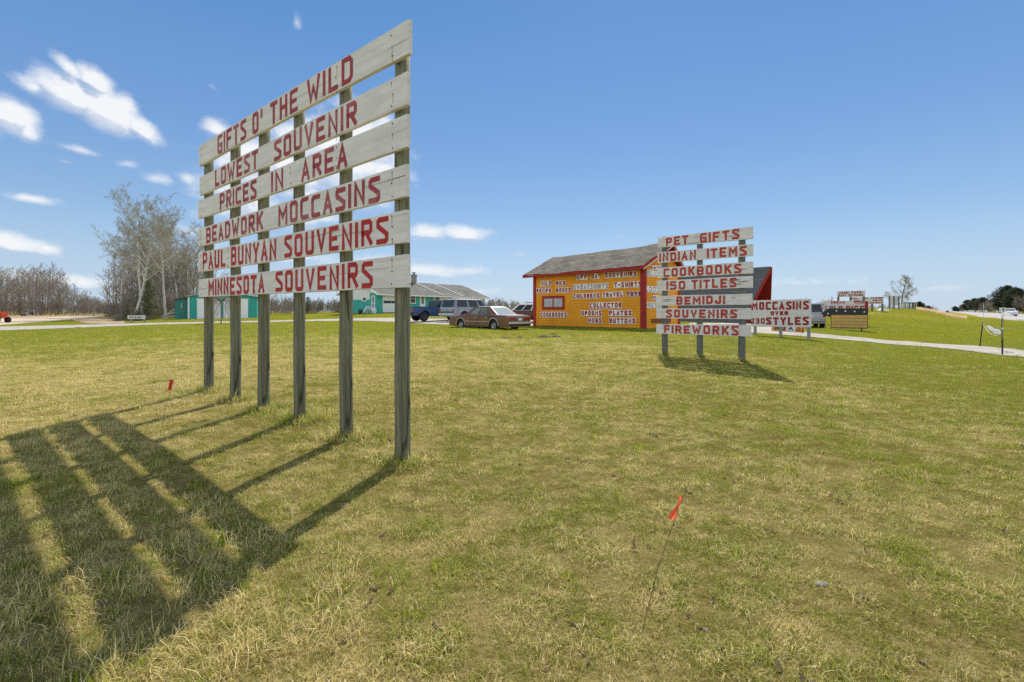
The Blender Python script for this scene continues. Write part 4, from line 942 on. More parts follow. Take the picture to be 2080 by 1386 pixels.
# fascia, rake boards, soffit
mb = MB()
def beam(mb, a, b, w, h, up=Vector((0, 0, 1)), m=0):
    a, b = Vector(a), Vector(b); d = (b - a).normalized(); s = d.cross(up).normalized(); t = s.cross(d)
    mb.slab([a - s * w / 2 - t * h / 2, a + s * w / 2 - t * h / 2, a + s * w / 2 + t * h / 2, a - s * w / 2 + t * h / 2], b - a, m)
dz = Vector((0, 0, -.085)); beam(mb, pA + dz - Gx * .012 , pB + dz - Gx * .012, .03, .15); mb.build('fascia', M_TRIM, shop)
for a, b in ((pB, pC), (pB2, pC)):
    mb = MB(); beam(mb, a + Vector((0, 0, -.07)), b + Vector((0, 0, -.07)), .04, .2); w = (a - b).normalized(); beam(mb, a + Vector((0, 0, -.155)) - Lx * .003, b + Vector((0, 0, -.155)) - Lx * .003, .05, .035, m=1); mb.build('rake_board', [M_TRIM, M_CARD], shop)
for a, b in ((pA, pD), (pA2, pD)):
    mb = MB(); beam(mb, a + Vector((0, 0, -.07)), b + Vector((0, 0, -.07)), .04, .18); mb.build('rake_board', M_TRIM, shop)
mb = MB(); mb.add([PW(-.02, EZ + .02, OVE - .02), PW(WLEN, EZ + .02, OVE - .02), PW(WLEN, ZW, .02), PW(-.02, ZW, .02)], [(0, 1, 2, 3)]); mb.build('soffit', M_TRIM, shop)
# rafter tails of the left overhang
for k in range(4):
    mb = MB(); f = k / 3.3; p = (pA.lerp(pD, f)); beam(mb, p + Vector((0, 0, -.09)), p - Lx * (LO * (1 - f * .9)) + Vector((0, 0, -.09)), .05, .1); mb.build('rafter_tail', M_TRIM, shop)
# red gable top, corner boards
gm = MB(); zs = ZW + .30
gm.add([PG(*gable_top(zs)[:1], zs, .02), PG(gable_top(zs)[1], zs, .02), PG(GLEN / 2, ZR - .2, .02)], [(0, 1, 2)]); gm.build('gable_panel', M_TRIM, shop)
for uu, PF in ((WLEN - .08, PW), (.08, PW), (.09, PG), (GLEN - .09, PG)):
    mb = MB(); w = .13 if PF is PW else .1
    mb.slab([PF(uu - w, zl, .031), PF(uu + w, zl, .031), PF(uu + w, ZW - .1, .031), PF(uu - w, ZW - .1, .031)], PF(0, 0, .06) - PF(0, 0, .031)); mb.build('corner_board', M_TRIM, shop)
mb = MB(); mb.slab([PW(0, zl, .031), PW(WLEN, zl, .031), PW(WLEN, zb_r - .02, .031), PW(0, zb_l - .02, .031)], -Gx * .02); mb.build('foundation_board', mat('dark_skirt_board', (.07, .06, .04), rough=.9), shop)
# window with thick red casing
win(shop, PW, wl[0][0], wl[1][0], wl[0][1], wl[1][1], .17, M_TRIM, M_CURT, 2)
# painted words on white patches
Z6 = 6.6
M_SHOPRED = mat('shop_letter_red', (.40, .055, .045), (.30, .04, .035), 9, rough=.7)
def word(par, txt, PF, uvf, x0, x1, yt0, yb0, yt1, yb1, lm=None, card=None, st=.043, ox=1050, oy=480, z=Z6, inset=.03):
    x0, x1 = ox + x0 / z, ox + x1 / z; yt0, yb0, yt1, yb1 = (oy + k / z for k in (yt0, yb0, yt1, yb1))
    u0, a1 = uvf(x0, yt0); _, a0 = uvf(x0, yb0); u1, b1 = uvf(x1, yt1); _, b0 = uvf(x1, yb1); u0 -= .02; u1 += .02; a1 += .025; b1 += .025; a0 -= .025; b0 -= .025
    mb = MB(); n0, n1 = .031, .035
    mb.slab([PF(u0, a0, n0), PF(u1, b0, n0), PF(u1, b1, n0), PF(u0, a1, n0)], PF(0, 0, n1) - PF(0, 0, n0), 0)
    lettering(mb, txt, PF, u0 + .03, u1 - .03, a0 + .03, a1 - .03, st, 1, b0 + .03, b1 - .03, gap=.3, n=n1 + .002, jit=.02)
    return mb.build('painted_word', [card or M_CARD, lm or M_SHOPRED], par)
for w in (('UFF', 805, 945, 522, 583, 515, 577), ("DA'", 1000, 1105, 508, 573, 503, 568), ('SOUVENIRS', 1180, 1610, 492, 558, 470, 536), ('T-SHIRTS', 1305, 1674, 622, 690, 605, 678),
          ('CHILDRENS', 757, 1108, 775, 836, 764, 828), ('TRAVEL', 1150, 1422, 758, 822, 745, 812), ('COLLECTOR', 978, 1407, 898, 965, 888, 958), ('SPOONS', 865, 1138, 1003, 1063, 998, 1062),
          ('PLATES', 1235, 1542, 997, 1064, 993, 1062), ('MUGS', 955, 1138, 1098, 1162, 1097, 1163), ('BUTTONS', 1240, 1592, 1100, 1168, 1100, 1170), ('WILD', 322, 460, 605, 668, 600, 664),
          ('RICE', 525, 657, 604, 660, 600, 656), ('RECIPE', 265, 462, 706, 760, 698, 755), ('BOOKS', 527, 725, 697, 754, 690, 748), ('COOKBOOKS', 317, 670, 1022, 1083, 1020, 1084)):
    word(shop, w[0], PW, wuv, *w[1:])
word(shop, 'SWEATSHIRTS', PW, wuv, 758, 1225, 652, 718, 632, 702, M_FADE); word(shop, 'TOYS', PW, wuv, 1470, 1672, 748, 806, 740, 803, M_RED4, mat('greyed_patch', (.50, .46, .44), (.60, .56, .52), 8))
for w in (("KAVNY", 1785, 1985, 400, 440, 395, 450), ('BLUHE', 1738, 1985, 462, 530, 480, 550), ('LOOSEB', 1722, 2000, 672, 745, 690, 765), ('B', 1818, 1900, 797, 848, 800, 852), ('DRESSER', 1712, 2000, 890, 958, 895, 962)):
    word(shop, w[0], PG, guv, *w[1:], lm=M_FADE if w[0] != "KAVNY" else M_RED4, st=.034)
ua, za = guv(1050 + 1803 / 6.6, 480 + 1160 / 6.6); ub, zb_ = guv(1300 + 385 / 6.3, 480 + 1052 / 6.3)
MB().slab([PG(ua, za, .03), PG(ub, za, .03), PG(ub, zb_, .03), PG(ua, zb_, .03)], -Lx * .05).build('brown_plank', mat('brown_plank_paint', (.24, .085, .03), (.19, .07, .03), 4), shop)

# ---- red A-frame lodge behind
ap = Vector(((1567 - CX) / F * 38, 38, 0)); af = thing('a_frame_lodge', 'long dark shingled A-frame with deep red gable overhang behind the yellow shop', 'building', ap)
AZ = CH + .09 * 38; sHW, pr, AL = 2.69, 1.196, 23.2
nearR = -Gx * sHW + Lx * pr; farR = Gx * sHW + Lx * pr; zb0 = .22
v = lambda p, z: p + Vector((0, 0, z))
roof_slab('roof', [M_SH2, M_TRIM], af, v(-Gx * sHW + Lx * (pr + AL), zb0 + .6), v(nearR, zb0), v(Vector((0, 0, 0)), AZ), v(Lx * (AL + 1.2), AZ), .1, 20, 8, .03, 5)
roof_slab('roof', [M_SH2, M_TRIM], af, v(farR, zb0), v(Gx * sHW + Lx * (pr + AL), zb0 + .6), v(Lx * (AL + 1.2), AZ), v(Vector((0, 0, 0)), AZ), .1, 12, 6, .02, 6)
for a in (nearR, farR):
    mb = MB(); beam(mb, v(a, zb0 - .05) - Lx * .03, v(Vector((0, 0, 0)), AZ - .05) - Lx * .03, .06, .13); mb.build('rake_board', M_TRIM, af)
mb = MB(); q = Lx * (pr + .5); s8 = sHW * .9
mb.add([v(q - Gx * s8, zb0), v(q + Gx * s8, zb0), v(q + Gx * .06, AZ - .3), v(q - Gx * .06, AZ - .3)], [(0, 1, 2, 3)]); mb.build('gable_wall', M_TRIM, af)
for s_ in (-1, 1):      # red boarded undersides of the overhang
    mb = MB(); a = (nearR if s_ < 0 else farR) - Gx * s_ * .06; mb.add([v(a, zb0), v(a + Lx * .55, zb0), v(Lx * (pr + .5), AZ - .16), v(Vector((0, 0, 0)), AZ - .13)], [(0, 1, 2, 3)]); mb.build('soffit', M_TRIM, af)
mb = MB().box((0, 0, 0), (.9, .05, .8)); o = mb.build('yellow_sign', M_YWALL, af); o.location = v(q - Gx * 1.35 - Lx * .06, 2.4); o.rotation_euler = (0, 0, math.atan2(Gx.y, Gx.x))
# slanting painted boards on the slope
up = (v(Vector((0, 0, 0)), AZ) - v(nearR - Lx * pr, zb0)).normalized(); nrmA = Lx.cross(up); nrmA = nrmA if nrmA.z > 0 else -nrmA
for k, (px, mm) in enumerate(((1388, M_CARD), (1412, M_TRIM), (1440, M_TRIM), (1478, M_CARD))):
    c = hit(px, 596, ap + nearR, nrmA) - ap + nrmA * .14; dr = (up * .8 - Lx * .6).normalized(); mb = MB(); beam(mb, c - dr * .75, c + dr * .75, .22, .03, nrmA); mb.build('painted_board', mm, af)

# ---- teal ranch house
HX = Vector((.715, 1, 0)).normalized(); HG = Vector((-HX.y, HX.x, 0))   # along the front, along the gable (away-left)
hc = Vector(((767 - CX) / F * 60, 60, 0)); hz = tz(hc.x, hc.y)
house = thing('ranch_house', 'low teal and white ranch house with grey shingle roof and attached garage door', 'house', hc)
M_TEAL = mat('teal_siding', (.055, .40, .32), (.04, .34, .28), 1.5, (1, 1, 2), .6, spots=[(3, (1, 1, 5), .6, (.07, .47, .40), .6)])
M_WSID = mat('white_siding', (.78, .77, .73), (.68, .68, .64), 1.5, (1, 1, 2), .7)
M_WHT = mat('white_trim', (.80, .80, .78), (.74, .74, .72), 5, rough=.6)
M_GLASSD = mat('dark_window_glass', (.02, .024, .028), rough=.08, spec=.6)
PH = lambda u, v, n: HX * u - HG * n * -1 * -1 + Vector((0, 0, v))
def huv(px, py): p = hit(px, py, hc, HG); return (p - hc).dot(HX), p.z
PHG = lambda u, v, n: HG * u - HX * n + Vector((0, 0, v))
def hguv(px, py): p = hit(px, py, hc, HX); return (p - hc).dot(HG), p.z
HL = huv(985, 640)[0]; HGL = 7.4; HE = CH + .0385 * 60; HR_ = HE + 1.75; hb = min(hz, .9) - .4
uT = huv(882, 620)[0]
mb = MB(); siding(mb, PH, 0, uT, hb, HE, .25, m=0); mb.build('wall', M_TEAL, house)
mb = MB(); siding(mb, PH, uT + .002, HL, hb, HE, .25, m=0); mb.build('white_wall', M_WSID, house)
def hg_top(vv):
    if vv <= HE: return (0, HGL)
    f = min(1, (vv - HE) / (HR_ - HE - .1)); return (HGL / 2 * f, HGL - HGL / 2 * f)
zt = hguv(742, 609)[1]
mb = MB(); siding(mb, PHG, 0, HGL, hb, min(zt, HE - .2), .25, m=0); siding(mb, PHG, 0, 1.5, min(zt, HE - .2), HE - .05, .25, m=0); mb.build('gable_wall', M_TEAL, house)
mb = MB(); siding(mb, PHG, 1.502, HGL, min(zt, HE - .2), HE - .05, .25); siding(mb, PHG, 0, HGL, HE - .05, HR_ - .12, .25, top=hg_top); mb.build('white_gable', M_WSID, house)
mb = MB(); PHB = lambda u, v, n: HG * (HGL + n) + HX * u + Vector((0, 0, v)); siding(mb, PHB, 0, HL, hb, HE, .5); PHR = lambda u, v, n: HX * (HL + n) + HG * u + Vector((0, 0, v)); siding(mb, PHR, 0, HGL, hb, HR_ - .12, .5, top=hg_top); mb.build('rear_wall', M_WSID, house)
ov = .5; sl = (HR_ - HE) / (HGL / 2); ez = HE - ov * sl
rid = lambda t, z: HG * HGL / 2 + HX * t + Vector((0, 0, z))
roof_slab('roof', [M_SH3, M_WHT], house, v(-HG * ov - HX * .4, ez), v(-HG * ov + HX * (HL + .6), ez), rid(HL - 1.2, HR_), rid(-.4, HR_), .08, 26, 6, .03, 8)
roof_slab('roof', [M_SH3, M_WHT], house, v(HG * (HGL + ov) + HX * (HL + .6), ez), v(HG * (HGL + ov) - HX * .4, ez), rid(-.4, HR_), rid(HL - 1.2, HR_), .08, 10, 4, .0, 9)
mb = MB(); a_, b_, c_ = v(-HG * ov + HX * (HL + .6), ez + .05), v(HG * (HGL + ov) + HX * (HL + .6), ez + .05), rid(HL - 1.2, HR_ + .05); mb.add([a_, b_, c_], [(0, 1, 2)]); mb.build('hip_end', mat('plain_grey_roof', (.22, .215, .2), (.16, .16, .145), 3), house)
mb = MB(); beam(mb, v(-HG * (ov + .03) - HX * .4, ez - .02), v(-HG * (ov + .03) + HX * (HL + .6), ez - .02), .03, .16); mb.build('fascia', M_WHT, house)
mb = MB(); beam(mb, v(-HG * ov - HX * .43, ez - .02), rid(-.43, HR_ - .02), .04, .18); mb.build('rake_board', M_WHT, house)
for px in (888, 928):      # valley flashing streaks
    u = huv(px, 600)[0]; mb = MB(); a = v(-HG * (ov - .1) + HX * (u + .9), ez + .15 + .05); b = rid(u - .9, HR_ + .1); n_r = HX.cross(HG * HGL / 2 + Vector((0, 0, HR_ - HE))); n_r = n_r.normalized() if n_r.z > 0 else -n_r.normalized()
    beam(mb, a, b, .18, .02, n_r); mb.build('flashing_strip', mat('pale_flashing', (.30, .29, .26), rough=.6), house)
# garage door with its dark pane row
u0, z1 = huv(777, 600); u1, z0 = huv(803, 634.5); u1 = u0 + 2.75
mb = MB(); mb.slab([PH(u0, z0, .02), PH(u1, z0, .02), PH(u1, z1, .02), PH(u0, z1, .02)], -HG * -0 + (PH(0, 0, .05) - PH(0, 0, .02)))
for k in range(1, 5): zz = z0 + (z1 - z0) * k / 5; mb.slab([PH(u0 + .03, zz - .012, .05), PH(u1 - .03, zz - .012, .05), PH(u1 - .03, zz + .012, .05), PH(u0 + .03, zz + .012, .05)], PH(0, 0, .062) - PH(0, 0, .05))
gd = mb.build('garage_door', M_WHT, house); zz0 = z0 + (z1 - z0) * .53; zz1 = z0 + (z1 - z0) * .69
for k in range(2):
    a = u0 + .12 + k * (u1 - u0 - .2) / 2; b = a + (u1 - u0) / 2 - .14; mb = MB(); mb.add([PH(a, zz0, .064), PH(b, zz0, .064), PH(b, zz1, .064), PH(a, zz1, .064)], [(0, 1, 2, 3)]); mb.build('pane', M_GLASSD, gd)
def hwin(px0, px1, py0, py1, PF, f, **k): a, z1 = f(px0, py0); b, z0 = f(px1, py1); return win(house, PF, min(a, b), max(a, b), z0, z1, fm=M_WHT, gm=M_GLASSD, **k)
hwin(832.5, 844, 597.5, 617, PH, huv, fr=.1, hsplit=2); hwin(883, 893, 601, 611, PH, huv, fr=.08); hwin(910, 920, 601, 613, PH, huv, fr=.08); hwin(928, 936, 604, 612, PH, huv, fr=.1); hwin(948, 971, 603.5, 613, PH, huv, fr=.1, split=3)
PHGr = PHG
hwin(736.5, 745, 603.5, 612.5, PHG, hguv, fr=.12)
a, z1 = hguv(762, 600.5); b, z0 = hguv(755, 634.5); u_a, u_b = min(a, b), max(a, b)
mb = MB(); mb.slab([PHG(u_a, z0, .02), PHG(u_b, z0, .02), PHG(u_b, z1, .02), PHG(u_a, z1, .02)], PHG(0, 0, .05) - PHG(0, 0, .02)); sdv = mb.build('side_door', M_WHT, house)
for f0, f1 in ((.12, .5), (.56, .94)): mb = MB(); mb.add([PHG(u_a + .2, z0 + (z1 - z0) * f0, .053), PHG(u_b - .2, z0 + (z1 - z0) * f0, .053), PHG(u_b - .2, z0 + (z1 - z0) * f1, .053), PHG(u_a + .2, z0 + (z1 - z0) * f1, .053)], [(0, 1, 2, 3)]); mb.build('pane', M_GLASSD, sdv)
a, z1 = huv(852.5, 599); b, z0 = huv(863.5, 634.5); mb = MB(); mb.slab([PH(a, z0, .02), PH(b, z0, .02), PH(b, z1, .02), PH(a, z1, .02)], PH(0, 0, .06) - PH(0, 0, .02)); fd = mb.build('front_door', M_WHT, house)
mb = MB(); mb.add([PH(a + .25, z0 + 1.1, .063), PH(b - .25, z0 + 1.1, .063), PH(b - .25, z1 - .25, .063), PH(a + .25, z1 - .25, .063)], [(0, 1, 2, 3)]); mb.build('pane', mat('screen_glass', (.22, .22, .21), rough=.3), fd)
cu = huv(865, 573)[0]; cp = rid(cu + 1.3, HR_ + .35); M_BRK = mat('grey_brick', (.30, .27, .24), (.22, .19, .17), 8, rough=.9)
mb = MB().box(cp, (.7, .7, 1.3)).box(cp + Vector((0, 0, .72)), (.84, .84, .12)); ch_ = mb.build('chimney', M_BRK, house); mb = MB(); mb.tube([cp + Vector((0, 0, .78)), cp + Vector((0, 0, 1.05))], .17, 8); mb.box(cp + Vector((0, 0, 1.1)), (.5, .5, .06)); mb.build('chimney_pot', M_BRK, ch_)
for px, py in ((837, 574.5), (708 + 130, 581)): p = hit(px, py, hc + rid(0, HR_), HX.cross(HG * HGL / 2 + Vector((0, 0, HR_ - HE))).normalized()) - hc; MB().tube([p, p + Vector((0, 0, .4))], .06, 8).build('roof_vent', M_DARKP, house)

# ---- teal garage
gc = Vector(((382 - CX) / F * 58, 58, 0)); ge = Vector(((522 - CX) / F * 61, 61, 0)); TX = (ge - gc).normalized(); TG = Vector((-TX.y, TX.x, 0)); TL = (ge - gc).length
gar = thing('teal_garage', 'teal metal garage with two white overhead doors by the leafless poplars', 'garage', gc); gb = min(tz(gc.x, gc.y), tz(ge.x, ge.y)) - .15
M_TMET = mat('teal_ribbed_metal', (.03, .36, .30), (.025, .30, .26), 1.0, (14, 14, .5), .45)
PT = lambda u, v, n: TX * u - TG * n + Vector((0, 0, v))
def tuv(px, py): p = hit(px, py, gc, TG); return (p - gc).dot(TX), p.z
ze = CH + (633 - 602.5) / 1000 * 58; zp = ze + .55
mb = MB(); n = 40
top = [(TL * k / n, ze + (zp - ze) * (1 - abs(2 * k / n - 1))) for k in range(n + 1)]
for k in range(n):  # ribbed front
    (a, za_), (b, zb_) = top[k], top[k + 1]; o1 = .0 if k % 2 else .025
    mb.add([PT(a, gb, o1), PT(b, gb, o1), PT(b, zb_, o1), PT(a, za_, o1)], [(0, 1, 2, 3)]); mb.add([PT(b, gb, o1), PT(b, gb, .025 - o1), PT(b, zb_, .025 - o1), PT(b, zb_, o1)], [(0, 1, 2, 3)])
for u in (0, TL): mb.add([v(TX * u, gb), v(TX * u + TG * 9, gb), v(TX * u + TG * 9, ze), v(TX * u, ze)], [(0, 1, 2, 3)])
mb.add([v(TG * 9, gb), v(TX * TL + TG * 9, gb), v(TX * TL + TG * 9, ze), v(TX * TL / 2 + TG * 9, zp), v(TG * 9, ze)], [(0, 1, 2, 3, 4)])
mb.build('wall', M_TMET, gar)
M_MROOF = mat('pale_metal_roof', (.45, .50, .50), (.38, .44, .44), 3, rough=.4)
for s_ in (0, 1):
    a, b = (-.25, TL / 2) if not s_ else (TL + .25, TL / 2); mb = MB(); mb.slab([v(TX * a - TG * .3, ze - .03 + .02), v(TX * b - TG * .3, zp + .04), v(TX * b + TG * 9.3, zp + .04), v(TX * a + TG * 9.3, ze - .01)], (0, 0, .06)); mb.build('roof', M_MROOF, gar)
def tdoor(px0, px1, py0):
    a, z1 = tuv(px0, py0); b, _ = tuv(px1, py0); mb = MB(); mb.slab([PT(a, gb + .1, .03), PT(b, gb + .1, .03), PT(b, z1, .03), PT(a, z1, .03)], -TG * .04)
    for k in range(1, 6): zz = gb + .1 + (z1 - gb - .1) * k / 6; mb.slab([PT(a + .03, zz - .015, .07), PT(b - .03, zz - .015, .07), PT(b - .03, zz + .015, .07), PT(a + .03, zz + .015, .07)], -TG * .012)
    d = mb.build('overhead_door', M_WHT, gar)
    mb = MB(); mb.slab([PT(a - .1, z1 + .001, .03), PT(b + .1, z1 + .001, .03), PT(b + .1, z1 + .1, .03), PT(a - .1, z1 + .1, .03)], -TG * .05); mb.build('door_header', M_WHT, d)
tdoor(400.5, 449, 608.5); tdoor(454, 504, 608.5)
mb = MB(); mb.slab([PT(-.02, gb, .03), PT(.14, gb, .03), PT(.14, ze - .03, .03), PT(-.02, ze - .03, .03)], -TG * .04); mb.build('corner_trim', M_WHT, gar)
# lean-to on the left, set back
lt0 = -TX * 1.45 + TG * .9; mb = MB(); M_TDK = mat('darker_teal_boards', (.04, .20, .16), (.035, .17, .14), 2, (8, 8, 1), .7)
zl0, zl1 = ze - .42, ze - .12
mb.slab([v(lt0, gb), v(lt0 + TX * 1.45, gb), v(lt0 + TX * 1.45, zl1), v(lt0, zl0)], TG * 6); mb.build('lean_to', M_TDK, gar)
mb = MB(); mb.slab([v(lt0 - TX * .15 - TG * .15, zl0 - .01), v(lt0 + TX * 1.44 - TG * .15, zl1 + .02), v(lt0 + TX * 1.44 + TG * 6.1, zl1 + .02), v(lt0 - TX * .15 + TG * 6.1, zl0 - .01)], (0, 0, .06)); mb.build('lean_to_roof', M_DARKP, gar)
mb = MB(); q = lt0 + TX * .65 - TG * .012; mb.box(v(q, gb + 1.75), (.32, .02, .62)); mb.build('louver', mat('grey_louver', (.30, .30, .30), rough=.6), gar)
# ================================================================== VEHICLES (x forward, y left, z up, ground at 0)
def carpaint(name, c, c2=None, rough=.28, dust=None):
    def ex(nt, tcn, col, p):
        p.inputs['Coat Weight'].default_value = .5; p.inputs['Coat Roughness'].default_value = .12
        return col
    return mat(name, c, c2 or tuple(k * .8 for k in c), 1.6, (1, 1, 1), rough, rough + .2, spec=.45, extra=ex, spots=[(7, (1, 1, 2), .62, dust, .45)] if dust else None)
M_TYRE = mat('tyre_rubber', (.018, .018, .018), (.03, .028, .026), 8, rough=.9)
M_RIM = mat('dull_alloy', (.34, .34, .35), (.22, .22, .22), 8, rough=.4, metal=.6)
M_CHROME = mat('chrome', (.70, .70, .70), rough=.35, metal=.85)
M_LAMPR = mat('red_lamp', (.25, .012, .012), rough=.2, spec=.6)
M_LAMPW = mat('clear_lamp', (.70, .70, .66), rough=.1, spec=.7)
M_PLATE = mat('licence_plate', (.62, .65, .70), (.50, .54, .60), 20, rough=.5)
M_GL = glassmat('vehicle_glass', (.80, .88, .86), .62, (.34, .38, .37))  # pale diffuse base stands in for bright sky reflected in the windows
M_GDK = glassmat('dark_vehicle_glass', (.30, .34, .34), .45, (.03, .035, .035))
M_UNDER = mat('underbody_black', (.012, .012, .012), rough=.9)
M_SEAT = mat('seat_fabric', (.16, .08, .05), (.11, .055, .035), 6, rough=.9)
def arch(cx, cz, r, n=12):
    return [(cx + r * math.cos(math.pi * k / n), cz + r * math.sin(math.pi * k / n)) for k in range(n + 1)]
def outline_body(top, arches, zb, w, r=.07, plan=.05, tum=.06, zmid=.6, name='body', m=None, parent=None, xs=None):
    """side outline (front to rear along the top) with wheel arches cut from below, swept across the width"""
    pts = list(top); rear = top[-1]; front = top[0]
    bot = [(rear[0], zb)] if rear[1] > zb + .01 else []
    for (cx, cz, rr) in sorted(arches, key=lambda a: a[0]):
        n = 12; a0 = math.asin(max(-1, min(1, (zb - cz) / rr)))
        bot += [(cx + rr * math.cos(math.pi - a0 - (math.pi - 2 * a0) * k / n), cz + rr * math.sin(math.pi - a0 - (math.pi - 2 * a0) * k / n)) for k in range(n + 1)]
    if front[1] > zb + .01: bot += [(front[0], zb)]
    pts = pts + bot; n = len(pts)
    # inward normals for the rounded edges
    area = sum(pts[i][0] * pts[(i + 1) % n][1] - pts[(i + 1) % n][0] * pts[i][1] for i in range(n)); sg_ = 1 if area > 0 else -1
    nr = []
    for i in range(n):
        d = Vector((pts[(i + 1) % n][0] - pts[i - 1][0], pts[(i + 1) % n][1] - pts[i - 1][1]))
        d = d.normalized() if d.length > 1e-6 else Vector((1, 0)); nr.append(Vector((-d.y, d.x)) * sg_)
    prof = [(-w, r * .85), (-w + r * .12, r * .4), (-w + r * .45, r * .1), (-w + r, 0), (w - r, 0), (w - r * .45, r * .1), (w - r * .12, r * .4), (w, r * .85)]
    xm = max(abs(p[0]) for p in pts); vs = []
    for y, ins in prof:
        for (x, z), q in zip(pts, nr):
            k = ins if z > zb + .005 and not any(math.hypot(x - a[0], z - a[1]) < a[2] * 1.02 for a in arches) else 0
            x2, z2 = x + q.x * k, z + q.y * k
            yy = y * (1 - plan * (abs(x2) / xm) ** 4) * (1 - tum * max(0, z2 - zmid) - .05 * max(0, zmid - z2))
            vs.append((x2, yy, z2))
    S = len(prof); fs = [(s * n + i, s * n + (i + 1) % n, (s + 1) * n + (i + 1) % n, (s + 1) * n + i) for s in range(S - 1) for i in range(n)]
    fs += [tuple(range(n))[::-1], tuple(range((S - 1) * n, S * n))]
    mb = MB(); mb.add(vs, fs, 0, False)
    o = mb.build(name, m, parent)
    bm = bmesh.new(); bm.from_mesh(o.data); bmesh.ops.recalc_face_normals(bm, faces=bm.faces); bm.to_mesh(o.data); bm.free()
    return o
def wheel(par, x, y, r, w, rimm, sides=20, spoke=True, hub=None):
    t = MB(); s_ = 1 if y > 0 else -1; n = sides
    rr = [(r * .62, -w / 2), (r * .9, -w / 2), (r, -w * .32), (r, w * .32), (r * .9, w / 2), (r * .62, w / 2)]
    vs = [(x + q * math.cos(2 * math.pi * k / n), y + d, r + q * math.sin(2 * math.pi * k / n)) for q, d in rr for k in range(n)]
    t.add(vs, [(i * n + k, i * n + (k + 1) % n, (i + 1) * n + (k + 1) % n, (i + 1) * n + k) for i in range(5) for k in range(n)], 0, True)
    wh = t.build('wheel', M_TYRE, par)
    h = MB(); q = y + s_ * w * .42
    rim = [(r * .64, q + s_ * .012), (r * .58, q), (r * .5, q - s_ * .05), (r * .2, q - s_ * .02), (r * .12, q + s_ * .012), (.001, q + s_ * .016)]
    vs = [(x + a * math.cos(2 * math.pi * k / n), b, r + a * math.sin(2 * math.pi * k / n)) for a, b in rim for k in range(n)]
    h.add(vs, [(i * n + k, i * n + (k + 1) % n, (i + 1) * n + (k + 1) % n, (i + 1) * n + k) for i in range(5) for k in range(n)], 0, True)
    if spoke:
        for k in range(6):
            a = k * math.pi / 3; h.box((x + r * .36 * math.cos(a), q - s_ * .022, r + r * .36 * math.sin(a)), (r * .42, .03, r * .1), 1, Matrix.Rotation(-a, 3, 'Y'))
    h.build('rim', [rimm, M_UNDER if spoke else rimm], wh)
    return wh
def bil(c, s, t): return c[0].lerp(c[1], s).lerp(c[3].lerp(c[2], s), t)
def panel(c, poly, lift=.006, th=.004):
    """poly in (s,t) on the bilinear patch c, lifted along its normal"""
    nrm = (c[1] - c[0]).cross(c[3] - c[0]).normalized()
    mb = MB(); pts = [bil(c, s, t) + nrm * lift for s, t in poly]; mb.add(pts, [tuple(range(len(pts)))]); return mb
